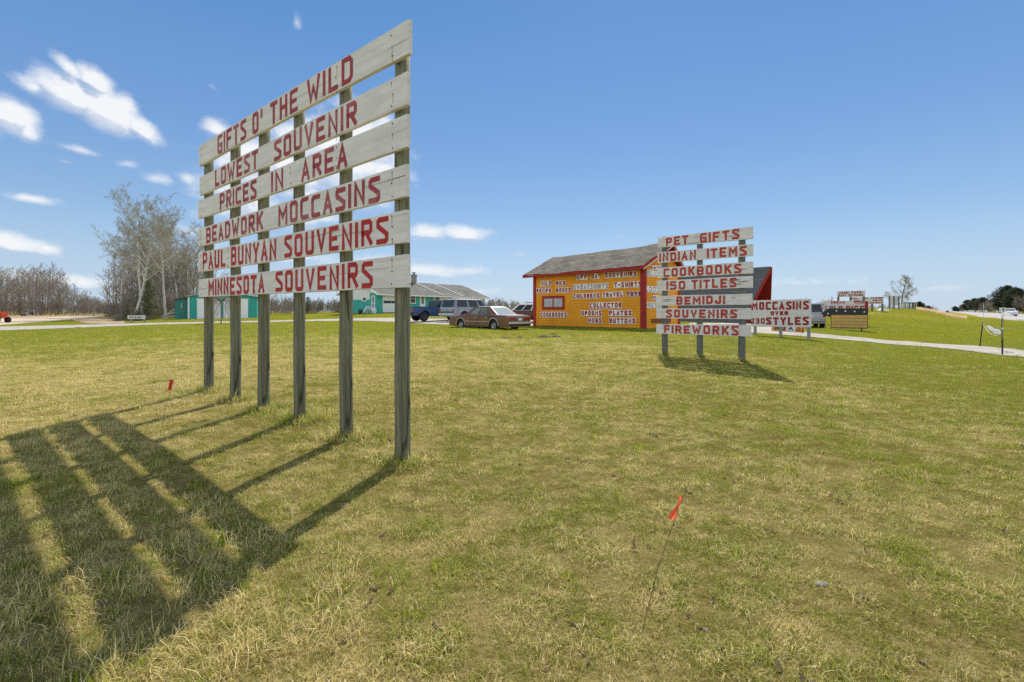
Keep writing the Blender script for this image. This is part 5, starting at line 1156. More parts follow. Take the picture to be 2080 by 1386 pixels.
def greenhouse(par, xb0, xr0, xr1, xb1, zb, zr, wb, wr, pm, side_wins, front=True, rear=True, roofm=None, crown=.03, pill=.08, seats=True, gm=None, open_win=True, sidem=None):
    """cabin: pillars and roof as real bars round see-through glass; side_wins = list of (s0b, s1b, s0t, s1t)"""
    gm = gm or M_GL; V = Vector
    for s_ in (-1, 1):
        c = [V((xb0, s_ * wb, zb)), V((xb1, s_ * wb, zb)), V((xr1, s_ * wr, zr)), V((xr0, s_ * wr, zr))]
        if s_ > 0: cc = [c[1], c[0], c[3], c[2]]
        mb = MB(); inw = V((0, -s_ * .05, 0))
        edges = [(0, 0)] + [q for w in side_wins for q in ((w[0], w[2]), (w[1], w[3]))] + [(1, 1)]
        def bar(b0, t0, b1, t1, va=0, vb=1):
            q = [bil(c, b0 + (t0 - b0) * va, va), bil(c, b1 + (t1 - b1) * va, va), bil(c, b1 + (t1 - b1) * vb, vb), bil(c, b0 + (t0 - b0) * vb, vb)]
            mb.slab(q, inw)
        for k in range(0, len(edges), 2): bar(edges[k][0], edges[k][1], edges[k + 1][0], edges[k + 1][1])
        for w in side_wins: bar(w[0], w[2], w[1], w[3], 0, .07); bar(w[0], w[2], w[1], w[3], .90, 1)
        mb.build('side_pillars', sidem or pm, par)
        for w in side_wins:
            m2 = MB(); q = [bil(c, w[0] + (w[2] - w[0]) * .07, .07), bil(c, w[1] + (w[3] - w[1]) * .07, .07), bil(c, w[1] + (w[3] - w[1]) * .9, .9), bil(c, w[0] + (w[2] - w[0]) * .9, .9)]
            m2.add([p + inw * .35 for p in q], [(0, 1, 2, 3)]); m2.build('side_window', gm, par)
    for on, xb, xr, nm in ((front, xb0, xr0, 'windscreen'), (rear, xb1, xr1, 'rear_window')):
        c = [V((xb, -wb, zb)), V((xb, wb, zb)), V((xr, wr, zr)), V((xr, -wr, zr))]; inw = V((-.04 if xb > xb1 else .04, 0, 0))
        mb = MB()
        f = .07
        for q in (((0, 0), (f, 0), (f, 1), (0, 1)), ((1 - f, 0), (1, 0), (1, 1), (1 - f, 1)), ((f, .9), (1 - f, .9), (1 - f, 1), (f, 1)), ((f, 0), (1 - f, 0), (1 - f, .06), (f, .06))): mb.slab([bil(c, *k) for k in q], inw)
        mb.build('window_surround', pm, par)
        m2 = MB(); m2.add([bil(c, f, .06) + inw * .3, bil(c, 1 - f, .06) + inw * .3, bil(c, 1 - f, .9) + inw * .3, bil(c, f, .9) + inw * .3], [(0, 1, 2, 3)]); m2.build(nm, gm, par)
    mb = MB(); N = 8; vs = []
    for i in range(N + 1):
        for j in range(N + 1):
            s, t = i / N, j / N; x = xr0 + (xr1 - xr0) * s; y = -wr + 2 * wr * t
            e = min(1, 4 * min(s, 1 - s)) ; g = 1 - (2 * t - 1) ** 4
            vs.append((x, y, zr + crown * (1 - (1 - e) ** 2) * g))
    mb.add(vs, [(i * (N + 1) + j, (i + 1) * (N + 1) + j, (i + 1) * (N + 1) + j + 1, i * (N + 1) + j + 1) for i in range(N) for j in range(N)], 0, True)
    mb.add([(xr0, -wr, zr - .03), (xr1, -wr, zr - .03), (xr1, wr, zr - .03), (xr0, wr, zr - .03)], [(0, 1, 2, 3)])
    mb.build('roof', roofm or pm, par)
    if seats:
        L = xr0 - xr1
        for k, xx in enumerate((xr0 - .15 * L - .25, xr0 - .62 * L - .3)):
            mb = MB()
            for yy in (-.38, .38): mb.box((xx, yy * wb / .8, zb + .08), (.16, .5, .34), 0, Matrix.Rotation(R(-12), 3, 'Y'), .05)
            mb.build('seat', M_SEAT, par)
def strip_part(par, name, m, c, size, rot=None, bev=.0): return MB().box(c, size, 0, rot, bev).build(name, m, par)
def sidepanel(par, name, m, pts, y, th=.006):
    """thin outline panel on the body side"""
    s_ = 1 if y > 0 else -1
    return MB().slab([(x, y, z) for x, z in pts], (0, s_ * th, 0)).build(name, m, par)

def sedan(name, label, cat, loc, rz, paint, roofp, gl=M_GL, trim=True, sunk=0.0, plate=True):
    t = thing(name, label, cat, loc, rz)
    ar = [(1.52, .30, .405), (-1.43, .30, .405)]
    top = [(2.70, .42), (2.69, .60), (2.66, .74), (2.58, .79), (2.2, .83), (1.6, .875), (1.12, .91), (.4, .915), (-1.0, .92), (-1.62, .925), (-2.1, .895), (-2.5, .865), (-2.60, .85), (-2.64, .80), (-2.66, .62), (-2.63, .42)]
    outline_body(top, ar, .235, .955, .075, .05, .03, .62, 'body', paint, t)
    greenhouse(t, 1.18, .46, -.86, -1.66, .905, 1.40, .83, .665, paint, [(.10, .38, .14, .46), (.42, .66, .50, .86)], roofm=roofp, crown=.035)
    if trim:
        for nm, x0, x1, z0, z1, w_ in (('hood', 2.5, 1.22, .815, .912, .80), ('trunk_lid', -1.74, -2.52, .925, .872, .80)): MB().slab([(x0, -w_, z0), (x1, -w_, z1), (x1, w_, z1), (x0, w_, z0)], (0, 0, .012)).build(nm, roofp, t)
    strip_part(t, 'underbody', M_UNDER, (0, 0, .27), (4.7, 1.6, .12))
    for x, r_ in ((1.52, .315), (-1.43, .315)):
        for y in (.80, -.80): wheel(t, x, y, r_, .2, M_RIM, spoke=False)
    for x, s_ in ((2.74, 1), (-2.70, -1)):
        mb = MB(); mb.box((x, 0, .47), (.12, 1.84, .13), 0, None, .03); mb.box((x - .03 * s_, 0, .37), (.08, 1.74, .08), 1)
        mb.build('bumper', [M_CHROME, M_UNDER], t)
    for y in (.62, -.62):
        strip_part(t, 'tail_light', M_LAMPR, (-2.66, y * 1.02, .69), (.03, .52, .13)); strip_part(t, 'headlight', M_LAMPW, (2.685, y, .66), (.03, .42, .13))
    strip_part(t, 'grille', M_CHROME, (2.69, 0, .66), (.025, .72, .16))
    strip_part(t, 'licence_plate', M_PLATE, (-2.667, 0, .67), (.02, .32, .14))
    for s_ in (1, -1):
        y = s_ * .958
        for nm, x0, x1 in (('front_door', 1.02, -.08), ('rear_door', -.10, -1.0)):
            mb = MB(); d = sidepanel(t, nm, paint, [(x0, .30), (x1, .30), (x1 - (.0 if nm == 'front_door' else .06), .60), (x1, .83), (x0, .83)], y - s_ * .004, .008)
            strip_part(d, 'door_handle', M_CHROME, (x1 + .16, y + s_ * .012, .77), (.15, .02, .03))
        if trim:
            strip_part(t, 'rub_strip', M_CHROME, (.05, y + s_ * .006, .53), (2.1, .012, .025)); strip_part(t, 'sill_trim', M_CHROME, (.05, s_ * .925, .255), (2.0, .02, .05))
        for cx, cz, rr in ar:
            pts = [(cx + q * math.cos(a), cz + q * math.sin(a)) for q, rng_ in ((rr + .035, range(0, 13)), (rr, range(12, -1, -1))) for a in [math.pi * k / 12 for k in rng_]]
            sidepanel(t, 'wheel_arch_trim', M_CHROME if trim else paint, pts, s_ * .945, .012)
        mb = MB().box((.92, s_ * .99, .97), (.10, .16, .11), 0, None, .02); mb.build('side_mirror', paint, t)
    return t
P_BROWN = carpaint('brown_car_paint', (.175, .075, .036), (.14, .06, .028), .3, (.21, .14, .10)); P_BRROOF = carpaint('dusty_brown_sky_sheen', (.32, .20, .165), (.26, .16, .13), .35)  # dust and sky reflection on roof, hood and trunk put into the colour
def ground_at(p): return Vector((p.x, p.y, tz(p.x, p.y)))
# brown sedan
rear_r = at(1032, 667, 27.3)  # near rear corner
ang = R(135)
f_, l_ = Vector((math.cos(ang), math.sin(ang), 0)), Vector((-math.sin(ang), math.cos(ang), 0))
ctr = rear_r + f_ * 2.66 - l_ * .95; ctr = ground_at(ctr)
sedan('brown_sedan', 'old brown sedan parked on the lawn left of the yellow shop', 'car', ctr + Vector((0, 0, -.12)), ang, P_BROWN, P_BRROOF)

# woody wagon behind it
def wagon(loc, rz):
    t = thing('brown_wagon', 'brown station wagon with a whitish roof and rack half hidden by the yellow shop', 'car', loc, rz)
    ar = [(1.5, .33, .41), (-1.45, .33, .41)]
    top = [(2.66, .45), (2.65, .74), (2.55, .83), (1.6, .93), (1.15, .98), (-2.5, 1.0), (-2.62, .9), (-2.66, .5)]
    pb = mat('wood_side_brown', (.13, .055, .03), (.10, .045, .025), 2, (1, 1, 6), .35); pw = carpaint('chalky_white_paint', (.70, .66, .62), (.58, .54, .50), .4)
    outline_body(top, ar, .25, .98, .08, .05, .03, .6, 'body', pb, t)
    greenhouse(t, 1.2, .55, -2.2, -2.56, .97, 1.50, .86, .70, pw, [(.07, .28, .10, .32), (.31, .54, .35, .57), (.57, .94, .60, .95)], roofm=pw, crown=.05, gm=M_GDK)
    strip_part(t, 'underbody', M_UNDER, (0, 0, .28), (4.7, 1.6, .12))
    for x in (1.5, -1.45):
        for y in (.82, -.82): wheel(t, x, y, .33, .2, M_RIM, spoke=False)
    for x in (2.70, -2.70): strip_part(t, 'bumper', M_CHROME, (x, 0, .5), (.12, 1.86, .14), None, .03)
    for y in (.6, -.6): strip_part(t, 'headlight', M_LAMPW, (2.655, y, .68), (.03, .4, .15))
    strip_part(t, 'grille', M_CHROME, (2.66, 0, .68), (.02, .7, .18))
    mb = MB()
    for y in (-.6, .6): mb.tube([(-.2, y, 1.62), (-2.1, y, 1.62)], .018, 6)
    for x in (-.3, -.9, -1.5, -2.0): mb.tube([(x, -.6, 1.62), (x, .6, 1.62)], .014, 6)
    for x in (-.3, -2.0):
        for y in (-.6, .6): mb.tube([(x, y, 1.52), (x, y, 1.62)], .014, 6)
    mb.build('roof_rack', M_BLK, t)
    return t
wp = ground_at(at(1073, 655, 41)); wagon(wp + Vector((0, 0, -.02)), R(142))

# silver-grey suburban wagon with white roof, tail towards us
def suburban(loc, rz):
    t = thing('grey_van', 'weathered grey van with a white roof and big rear window beside the blue pickup', 'van', loc, rz)
    pg = mat('dull_silver_paint', (.33, .36, .40), (.26, .285, .32), 2, (1, 1, 1), .45, spots=[(4, (1, 1, 4), .62, (.22, .20, .18), .6)]); pw = mat('dull_white_roof', (.74, .72, .68), (.64, .62, .58), 3, rough=.5)
    ar = [(1.7, .38, .46), (-1.55, .38, .46)]
    top = [(2.68, .5), (2.68, .95), (2.5, 1.03), (1.35, 1.10), (1.2, 1.12), (-2.6, 1.12), (-2.68, 1.0), (-2.7, .5)]
    outline_body(top, ar, .36, .98, .07, .04, .02, .8, 'body', pg, t)
    greenhouse(t, 1.3, .75, -2.42, -2.62, 1.10, 1.80, .93, .82, pg, [(.07, .25, .12, .27), (.29, .58, .30, .58), (.62, .93, .62, .94)], roofm=pw, crown=.06, gm=M_GDK)
    strip_part(t, 'underbody', M_UNDER, (0, 0, .40), (4.8, 1.6, .14))
    for x in (1.7, -1.55):
        for y in (.84, -.84): wheel(t, x, y, .37, .22, M_RIM, spoke=False)
    for x in (2.74, -2.76): strip_part(t, 'bumper', M_CHROME, (x, 0, .55), (.12, 1.9, .17), None, .03)
    for y in (.86, -.86): strip_part(t, 'tail_light', M_LAMPR, (-2.705, y, .82), (.03, .13, .34)); strip_part(t, 'headlight', M_LAMPW, (2.69, y * .85, .82), (.03, .24, .2))
    for z, m in ((1.02, M_CHROME), (.70, mat('dark_tailgate_band', (.10, .11, .12), rough=.4))): strip_part(t, 'tailgate_trim', m, (-2.70, 0, z), (.02, 1.5, .05 if z > 1 else .16))
    for s_ in (1, -1): strip_part(t, 'side_trim', M_CHROME, (.1, s_ * .975, .80), (2.2, .02, .04)); mb = MB().box((1.15, s_ * 1.06, 1.2), (.12, .18, .2), 0, None, .03); mb.build('side_mirror', M_BLK, t)
    return t
vr = ground_at(at(922, 652, 40.2)); ang = R(47); f_, l_ = Vector((math.cos(ang), math.sin(ang), 0)), Vector((-math.sin(ang), math.cos(ang), 0))
suburban(ground_at(vr + f_ * 2.7 + l_ * .95) + Vector((0, 0, .02)), ang)

# blue pickup, tail towards us
def pickup(loc, rz):
    t = thing('blue_pickup', 'blue four-door pickup with black wheels partly hidden behind the grey van', 'pickup truck', loc, rz)
    pb = carpaint('blue_truck_paint', (.028, .075, .19), (.024, .065, .165), .3, (.16, .19, .24))
    ar = [(1.75, .43, .52), (-1.74, .43, .52)]
    top = [(2.55, .62), (2.55, 1.02), (2.35, 1.15), (1.2, 1.2), (1.1, 1.22), (-.62, 1.22), (-.64, 1.20), (-2.68, 1.20), (-2.72, 1.1), (-2.72, .62)]
    outline_body(top, ar, .50, .82, .05, .02, .02, .9, 'body', pb, t)
    mb = MB().box((-1.7, 0, 1.205), (1.92, 1.36, .02)); mb.build('bed_floor', M_UNDER, t)
    mb = MB(); 
    for y in (-.76, .76): mb.box((-1.68, y, 1.245), (2.0, .1, .07), 0, None, .015)
    mb.box((-2.66, 0, 1.245), (.08, 1.5, .07), 0, None, .015); mb.build('bed_rail', pb, t)
    greenhouse(t, 1.15, .75, -.52, -.62, 1.22, 1.84, .78, .70, pb, [(.08, .46, .12, .47), (.52, .93, .53, .93)], roofm=M_BLK, crown=.03, gm=M_GDK)
    for x in (1.75, -1.74):
        for y in (.80, -.80): wheel(t, x, y, .42, .27, mat('black_alloy', (.05, .05, .055), (.09, .09, .09), 10, rough=.45))
        for s_ in (1, -1):
            rr = .52; pts = [(x + q * math.cos(a), .43 + q * math.sin(a)) for q, rng_ in ((rr + .12, range(1, 12)), (rr, range(11, 0, -1))) for a in [math.pi * k / 12 for k in rng_]]
            MB().slab([(a, s_ * .80, b) for a, b in pts], (0, s_ * .15, 0)).build('fender_flare', pb, t)
    strip_part(t, 'underbody', M_UNDER, (0, 0, .52), (4.9, 1.3, .14)); strip_part(t, 'side_step', M_BLK, (0, .84, .47), (2.2, .12, .06)); strip_part(t, 'side_step', M_BLK, (0, -.84, .47), (2.2, .12, .06))
    for x in (2.64, -2.78): strip_part(t, 'bumper', M_BLK, (x, 0, .66), (.16, 1.7, .2), None, .04)
    for y in (.72, -.72): strip_part(t, 'tail_light', M_LAMPR, (-2.725, y, .98), (.03, .14, .2)); strip_part(t, 'headlight', M_LAMPW, (2.55, y * .7, .95), (.04, .2, .2))
    for s_ in (1, -1):
        for nm, x0, x1 in (('front_door', 1.05, .22), ('rear_door', .2, -.55)):
            d = sidepanel(t, nm, pb, [(x0, .6), (x1, .6), (x1, 1.18), (x0, 1.18)], s_ * .816, .01); strip_part(d, 'door_handle', M_BLK, (x1 + .12, s_ * .835, 1.08), (.14, .025, .035))
        MB().box((1.0, s_ * .95, 1.32), (.12, .2, .2), 0, None, .03).build('side_mirror', M_BLK, t)
    return t
pr_ = ground_at(at(861, 653.5, 42.5)); ang = R(35); f_, l_ = Vector((math.cos(ang), math.sin(ang), 0)), Vector((-math.sin(ang), math.cos(ang), 0))
pickup(ground_at(pr_ + f_ * 1.74 + l_ * .8) + Vector((0, 0, .0)), ang)

# silver suv by the marquee
def suv(loc, rz):
    t = thing('silver_suv', 'silver sport utility vehicle seen from behind between the moccasin sign and the marquee', 'car', loc, rz)
    ps = carpaint('silver_paint', (.34, .34, .325), (.29, .29, .28), .3)
    ar = [(1.35, .35, .44), (-1.35, .35, .44)]
    top = [(2.25, .55), (2.24, .86), (2.1, .97), (1.25, 1.05), (-2.1, 1.07), (-2.24, .98), (-2.28, .55)]
    outline_body(top, ar, .34, .92, .08, .05, .03, .7, 'body', ps, t)
    greenhouse(t, 1.25, .5, -1.75, -2.12, 1.05, 1.66, .85, .70, ps, [(.07, .32, .12, .36), (.35, .62, .39, .64), (.66, .93, .67, .92)], crown=.04, gm=glassmat('dark_vehicle_glass', (.2, .22, .22), .35, (.03, .035, .035)))
    for x in (1.35, -1.35):
        for y in (.77, -.77): wheel(t, x, y, .36, .24, M_RIM)
    for y in (.78, -.78): strip_part(t, 'tail_light', M_LAMPR, (-2.26, y, .92), (.05, .18, .32), None, .02); strip_part(t, 'headlight', M_LAMPW, (2.22, y * .9, .8), (.05, .3, .15))
    for x in (2.28, -2.32): strip_part(t, 'bumper', ps, (x, 0, .56), (.12, 1.74, .2), None, .04)
    strip_part(t, 'licence_plate', M_PLATE, (-2.29, 0, .80), (.012, .32, .15)); strip_part(t, 'underbody', M_UNDER, (0, 0, .38), (4.2, 1.5, .14))
    for s_ in (1, -1):
        MB().box((1.0, s_ * .97, 1.1), (.12, .18, .15), 0, None, .03).build('side_mirror', ps, t)
        for nm, x0, x1 in (('front_door', .98, .02), ('rear_door', 0, -.82)):
            d = sidepanel(t, nm, ps, [(x0, .42), (x1, .42), (x1, 1.0), (x0, 1.0)], s_ * .918, .008); strip_part(d, 'door_handle', M_CHROME, (x1 + .13, s_ * .935, .92), (.14, .022, .03))
        MB().tube([(.3, s_ * .66, 1.72), (-1.6, s_ * .66, 1.72)], .02, 6).build('roof_rail', M_BLK, t)
    return t
sr = ground_at(at(1671, 668, 33)); ang = R(66); f_, l_ = Vector((math.cos(ang), math.sin(ang), 0)), Vector((-math.sin(ang), math.cos(ang), 0))
suv(ground_at(sr + f_ * 1.35 + l_ * .8), ang)
# white car far off on the highway
def on_road(p):
    return Vector((p.x, p.y, np.interp((p - HWO).dot(HWN), [-45, 0, 25, 60, 200, 1500], HWZ) + .034))
H0 = Vector((HWO.x, HWO.y, 0)); tt_ = min((abs((H0 + HWN * k + HWS * 3.0).x / (H0 + HWN * k + HWS * 3.0).y - (2050 - CX) / F), k) for k in range(0, 120))[1]
hp = on_road(H0 + HWN * tt_ + HWS * 3.0)
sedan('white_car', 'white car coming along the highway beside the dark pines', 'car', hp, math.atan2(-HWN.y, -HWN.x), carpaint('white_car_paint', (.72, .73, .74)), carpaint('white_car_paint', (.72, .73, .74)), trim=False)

# orange tractor at the left edge
def tractor(loc, rz):
    t = thing('orange_tractor', 'orange-red tractor with a black tyre cut off by the left edge of the view', 'tractor', loc, rz)
    po = mat('orange_tractor_paint', (.55, .10, .035), (.46, .075, .03), 3, rough=.4)
    mb = MB(); mb.box((.25, 0, .98), (1.5, .62, .34), 0, None, .06); mb.box((.98, 0, .92), (.12, .58, .42), 0, None, .03); mb.build('hood', po, t)
    strip_part(t, 'side_grille', M_BLK, (.3, -.316, .86), (1.1, .02, .12)); strip_part(t, 'side_grille', M_BLK, (.3, .316, .86), (1.1, .02, .12))
    MB().box((.2, 0, .62), (1.7, .4, .26), 0, None, .03).build('chassis', po, t)
    for x, y, r_, w in ((.75, .5, .32, .22), (.75, -.5, .32, .22), (-.85, .62, .58, .36), (-.85, -.62, .58, .36)): wheel(t, x, y, r_, w, po, spoke=False)
    for y in (.62, -.62): MB().box((-.85, y, 1.24), (.9, .4, .06), 0, None, .02).build('fender', po, t)
    MB().box((-.95, 0, 1.12), (.45, .5, .1), 0, None, .03).box((-1.18, 0, 1.36), (.1, .48, .42), 0, None, .03).build('seat', M_BLK, t)
    mb = MB(); mb.tube([(-.3, 0, 1.05), (-.5, 0, 1.42)], .025, 6); pts = [(-.5 + .12 * math.cos(a), .2 * math.sin(a), 1.42 + .1 * math.cos(a)) for a in [k * math.pi / 8 for k in range(17)]]; mb.tube(pts, .018, 6, caps=False); mb.build('steering_wheel', M_BLK, t)
    MB().tube([(.5, .2, 1.1), (.5, .2, 1.65)], .03, 8).build('exhaust_pipe', M_BLK, t)
    return t
tpos = ground_at(at(-12, 659, 50)); tractor(tpos + Vector((.15, 0, 0)), R(-4))
# ================================================================== TREES
M_BARK = mat('grey_brown_bark', (.21, .18, .145), (.135, .115, .095), 3, (4, 4, .8), .95)
M_BIRCH = mat('pale_aspen_bark', (.58, .56, .50), (.38, .36, .31), 2.5, (3, 3, 1.2), .9, spots=[(5, (1, 1, 3), .64, (.09, .08, .07), .8)])
M_TWIG = mat('bare_twigs', (.33, .285, .235), (.23, .195, .165), 1.2, rough=.95)
M_TWIG2 = mat('olive_budding_twigs', (.36, .325, .23), (.27, .24, .17), 1.2, rough=.95)
M_TWIG3 = mat('reddish_brush', (.31, .25, .205), (.23, .185, .155), .8, rough=.95)
def leafmat(name, c1, c2, tr=.25):
    m = mat(name, c1, c2, .9, (1, 1, 1), .7, detail=5); nt = m.node_tree; p = nt.nodes['Principled BSDF']; out = nt.nodes['Material Output']
    tl = nn(nt, 'ShaderNodeBsdfTranslucent'); src = p.inputs['Base Color'].links[0].from_socket; nt.links.new(src, tl.inputs[0]); mx = nn(nt, 'ShaderNodeMixShader'); mx.inputs[0].default_value = tr
    nt.links.new(p.outputs[0], mx.inputs[1]); nt.links.new(tl.outputs[0], mx.inputs[2]); nt.links.new(mx.outputs[0], out.inputs[0]); return m
M_PINE = leafmat('pine_needles', (.026, .038, .016), (.042, .056, .022), .15); M_SPRUCE = leafmat('spruce_needles', (.075, .095, .028), (.12, .13, .042))
def tree_mesh(seed, H, r0, nmain, ang, ratio, wob, levels, first=.3, buds=0, twig=.011, trop=.06, multi=1, nsub=6, dens=1.0):
    rs = random.Random(seed); T = MB(); C = MB()
    def rv(): return Vector((rs.gauss(0, 1), rs.gauss(0, 1), rs.gauss(0, 1)))
    def grow(p, d, L, r, lev):
        n = 7 if lev == 0 else (5 if lev == 1 else 3); pts = [p]; rad = [r]; dd = d.copy(); dirs = [d]
        for k in range(n):
            dd = (dd + rv() * wob * (.35 if lev == 0 else 1) + Vector((0, 0, trop * (1 if lev else .5)))).normalized(); pts.append(pts[-1] + dd * L / n); rad.append(max(r * (1 - .86 * (k + 1) / n), twig * .6)); dirs.append(dd)
        (T if lev <= 1 and r > .035 else C).tube(pts, rad, 7 if lev == 0 else (4 if lev == 1 else 3), caps=False)
        if lev >= levels:
            if buds:
                for _ in range(buds):
                    q = pts[-1] + rv() * .12; a = rv().normalized() * rs.uniform(.025, .055); b = a.cross(rv()).normalized() * rs.uniform(.015, .035); C.add([q - a, q + b, q + a, q - b], [(0, 1, 2, 3)])
            return
        nc = int((nmain if lev == 0 else max(3, nsub - lev)) * dens)
        for c in range(nc):
            f = first + (1 - first) * (c + rs.random()) / nc if lev == 0 else .18 + .82 * (c + rs.random()) / nc
            f = min(f, .985); i = min(int(f * n), n - 1); q = pts[i].lerp(pts[i + 1], f * n - i); b = dirs[min(i + 1, n)]
            side = rv(); side = (side - b * side.dot(b)).normalized(); a = R(rs.uniform(*ang)) * (1 if lev == 0 else .95)
            nd = (b * math.cos(a) + side * math.sin(a)).normalized()
            ll = L * ratio * (1.08 - .75 * f if lev == 0 else .95 - .45 * f) * rs.uniform(.7, 1.15)
            grow(q, nd, ll, max(rad[i] * rs.uniform(.38, .58), twig), lev + 1)
    for m in range(multi):
        d = Vector((rs.uniform(-.12, .12) * multi, rs.uniform(-.12, .12) * multi, 1)).normalized(); grow(Vector((rs.uniform(-.3, .3) * (multi - 1), rs.uniform(-.3, .3) * (multi - 1), -.2)), d, H * rs.uniform(.85, 1), r0 * (1 if multi == 1 else .7), 0)
    return T, C
def mk_tree(name, label, cat, T, C, bark, tw, group=None):
    t = thing(name, label, cat, (0, 0, -50), 0, group); T.build('trunk', bark, t); C.build('crown', tw, t); return t
rt = random.Random(11)
def place(proto, used, p, rz, s, label=None, group=None, sink=0.0):
    t = proto if not used else copy_tree(proto)
    t.location = p + Vector((0, 0, -sink)); t.rotation_euler = (0, 0, rz); t.scale = (s, s, s * rt.uniform(.94, 1.06))
    if label: t['label'] = label
    if group: t['group'] = group
    return t
# tall poplars by the garage
POP = [(290, 642, 66, 407, 'tallest leafless poplar with a forked pale crown left of the teal garage', 1), (337, 640, 70, 408, 'second tall leafless poplar, right of the tallest and nearer the teal garage', 2), (272, 645, 64, 438, 'leaning pale poplar on the left side of the clump', 3), (362, 637, 78, 436, 'thinner leafless poplar between the tall poplars and the teal garage', 4), (384, 636, 84, 470, 'leafless poplar rising behind the teal garage roof', 6), (302, 640, 82, 455, 'slim leafless poplar in the back of the clump', 7), (247, 646, 74, 462, 'low wide leafless poplar at the left end of the clump', 5)]
for px, py, Yd, top, lab, sd_ in POP:
    p = ground_at(at(px, py, Yd)); h = at(px, top, Yd).z - p.z
    T, C = tree_mesh(200 + sd_, h, .17 if sd_ < 4 else .13, 19, (32, 62), .55, .085, 4, .36, buds=1, twig=.0115, trop=.085, nsub=8)
    t = mk_tree('poplar_tree', lab, 'tree', T, C, M_BIRCH, M_TWIG2); t.location = p; t.rotation_euler = (0, R((0, 2, -3, 3, -4, 5, -2)[sd_ - 1]), sd_ * 1.3)
# bare wood: six trees, copied
BASE = []
for k, (h, nm, an, ra, mul, mats) in enumerate(((10, 16, (28, 55), .42, 1, (M_BARK, M_TWIG)), (10, 14, (30, 60), .46, 2, (M_BARK, M_TWIG)), (10, 18, (25, 50), .38, 1, (M_BIRCH, M_TWIG)), (10, 12, (30, 65), .5, 1, (M_BARK, M_TWIG2)), (5, 12, (25, 60), .5, 4, (M_BARK, M_TWIG3)), (5, 11, (25, 60), .5, 5, (M_BARK, M_TWIG)))):
    T, C = tree_mesh(300 + k, h, .14 if h > 6 else .05, nm, an, ra, .13, 3 if k != 3 else 3, .22 if h > 6 else .08, twig=.017, trop=.08, multi=mul, nsub=8)
    BASE.append((h, mk_tree('bare_tree' if h > 6 else 'brush_shrub', '', 'tree' if h > 6 else 'shrub', T, C, *mats)))
USED = set()
def beyond(px):
    # distance at which the ray through this column has crossed to the far side of the highway
    q = (px - CX) / F - HV[0]; return 120.0 if q <= 0 else min(29 / q + 15, 900)
def wood(n, pxa, pxb, Ya, Yb, topf, kinds, label, group, seed, jit=.15, base=None):
    r = random.Random(seed)
    for i in range(n):
        px = pxa + (pxb - pxa) * (i + r.random()) / n; Yd = r.uniform(Ya, Yb) if not base else beyond(px) * r.uniform(1.0, 1.25); k = r.choice(kinds)
        p = ground_at(at(px, 640, Yd)); h = (at(px, topf(px), Yd).z - p.z) * r.uniform(1 - 2 * jit, 1.05)
        if h < .6: continue
        t = place(BASE[k][1], k in USED, p, r.uniform(0, 6.28), h / BASE[k][0], label, group); USED.add(k)
        if t.name.startswith('brush') : t['category'] = 'shrub'
lerp = np.interp
wood(74, -70, 215, 84, 125, lambda px: lerp(px, [-60, 0, 60, 105, 140, 180, 215], [528, 536, 538, 535, 570, 592, 608]), [0, 1, 2, 0, 1, 3], 'leafless tree in the grey-brown wood beyond the dirt road', 'bare trees beyond the dirt road', 1)
wood(64, -75, 240, 86, 108, lambda px: lerp(px, [-60, 130, 240], [603, 606, 617]), [4, 5], 'leafless brush along the foot of the wood beyond the dirt road', 'brush beyond the dirt road', 2)
wood(22, 165, 245, 130, 200, lambda px: lerp(px, [165, 185, 215, 245], [592, 600, 612, 618]), [0, 2, 4, 5], 'small leafless tree far down the dirt road', 'far trees down the dirt road', 3)
wood(44, 222, 420, 76, 105, lambda px: lerp(px, [222, 245, 300, 360, 400, 420], [545, 500, 470, 475, 500, 525]), [0, 1, 2, 3], 'leafless tree in the thicket behind the tall poplars', 'bare trees behind the poplars', 4)
wood(40, 215, 372, 70, 92, lambda px: lerp(px, [215, 270, 372], [616, 592, 578]), [4, 5], 'tangled leafless brush around the tall poplars', 'brush around the poplars', 5)
wood(24, 420, 690, 95, 140, lambda px: lerp(px, [420, 480, 540, 600, 640, 690], [545, 575, 565, 590, 604, 606]), [0, 1, 2, 3], 'leafless tree behind the posts of the tall white sign', 'bare trees behind the tall sign', 6)
wood(50, 520, 720, 84, 110, lambda px: lerp(px, [520, 600, 720], [606, 602, 610]), [4, 5], 'leafless brush between the teal garage and the ranch house', 'brush between garage and house', 7)
wood(34, 980, 1095, 110, 150, lambda px: lerp(px, [980, 1000, 1030, 1060, 1095], [608, 605, 606, 614, 612]), [4, 5, 0, 1], 'leafless brush beyond the right end of the ranch house', 'brush right of the ranch house', 8, .08)
wood(26, 1500, 1700, 190, 260, lambda px: 610 + 4 * math.sin(px * .13), [4, 5, 1], 'distant leafless tree on the skyline behind the moccasin sign', 'skyline trees behind the moccasin sign', 9, .1)
wood(26, 1700, 1860, 170, 240, lambda px: lerp(px, [1700, 1860], [616, 619]), [4, 5, 1], 'distant leafless tree on the skyline behind the backs of signs', 'skyline trees behind the rise', 10, .1)
wood(12, 1870, 1908, 150, 200, lambda px: lerp(px, [1870, 1890, 1908], [614, 618, 631]), [4, 5, 1], 'leafless shrub at the near side of the highway dip', 'shrubs left of the highway dip', 12, .1)
wood(70, 1942, 2180, 88, 130, lambda px: lerp(px, [1930, 1960, 2010, 2030, 2080], [626, 616, 608, 602, 600]), [0, 1, 4, 5, 3], 'leafless tree between the dark pines beyond the highway', 'bare trees beyond the highway', 13, .1, base=True)
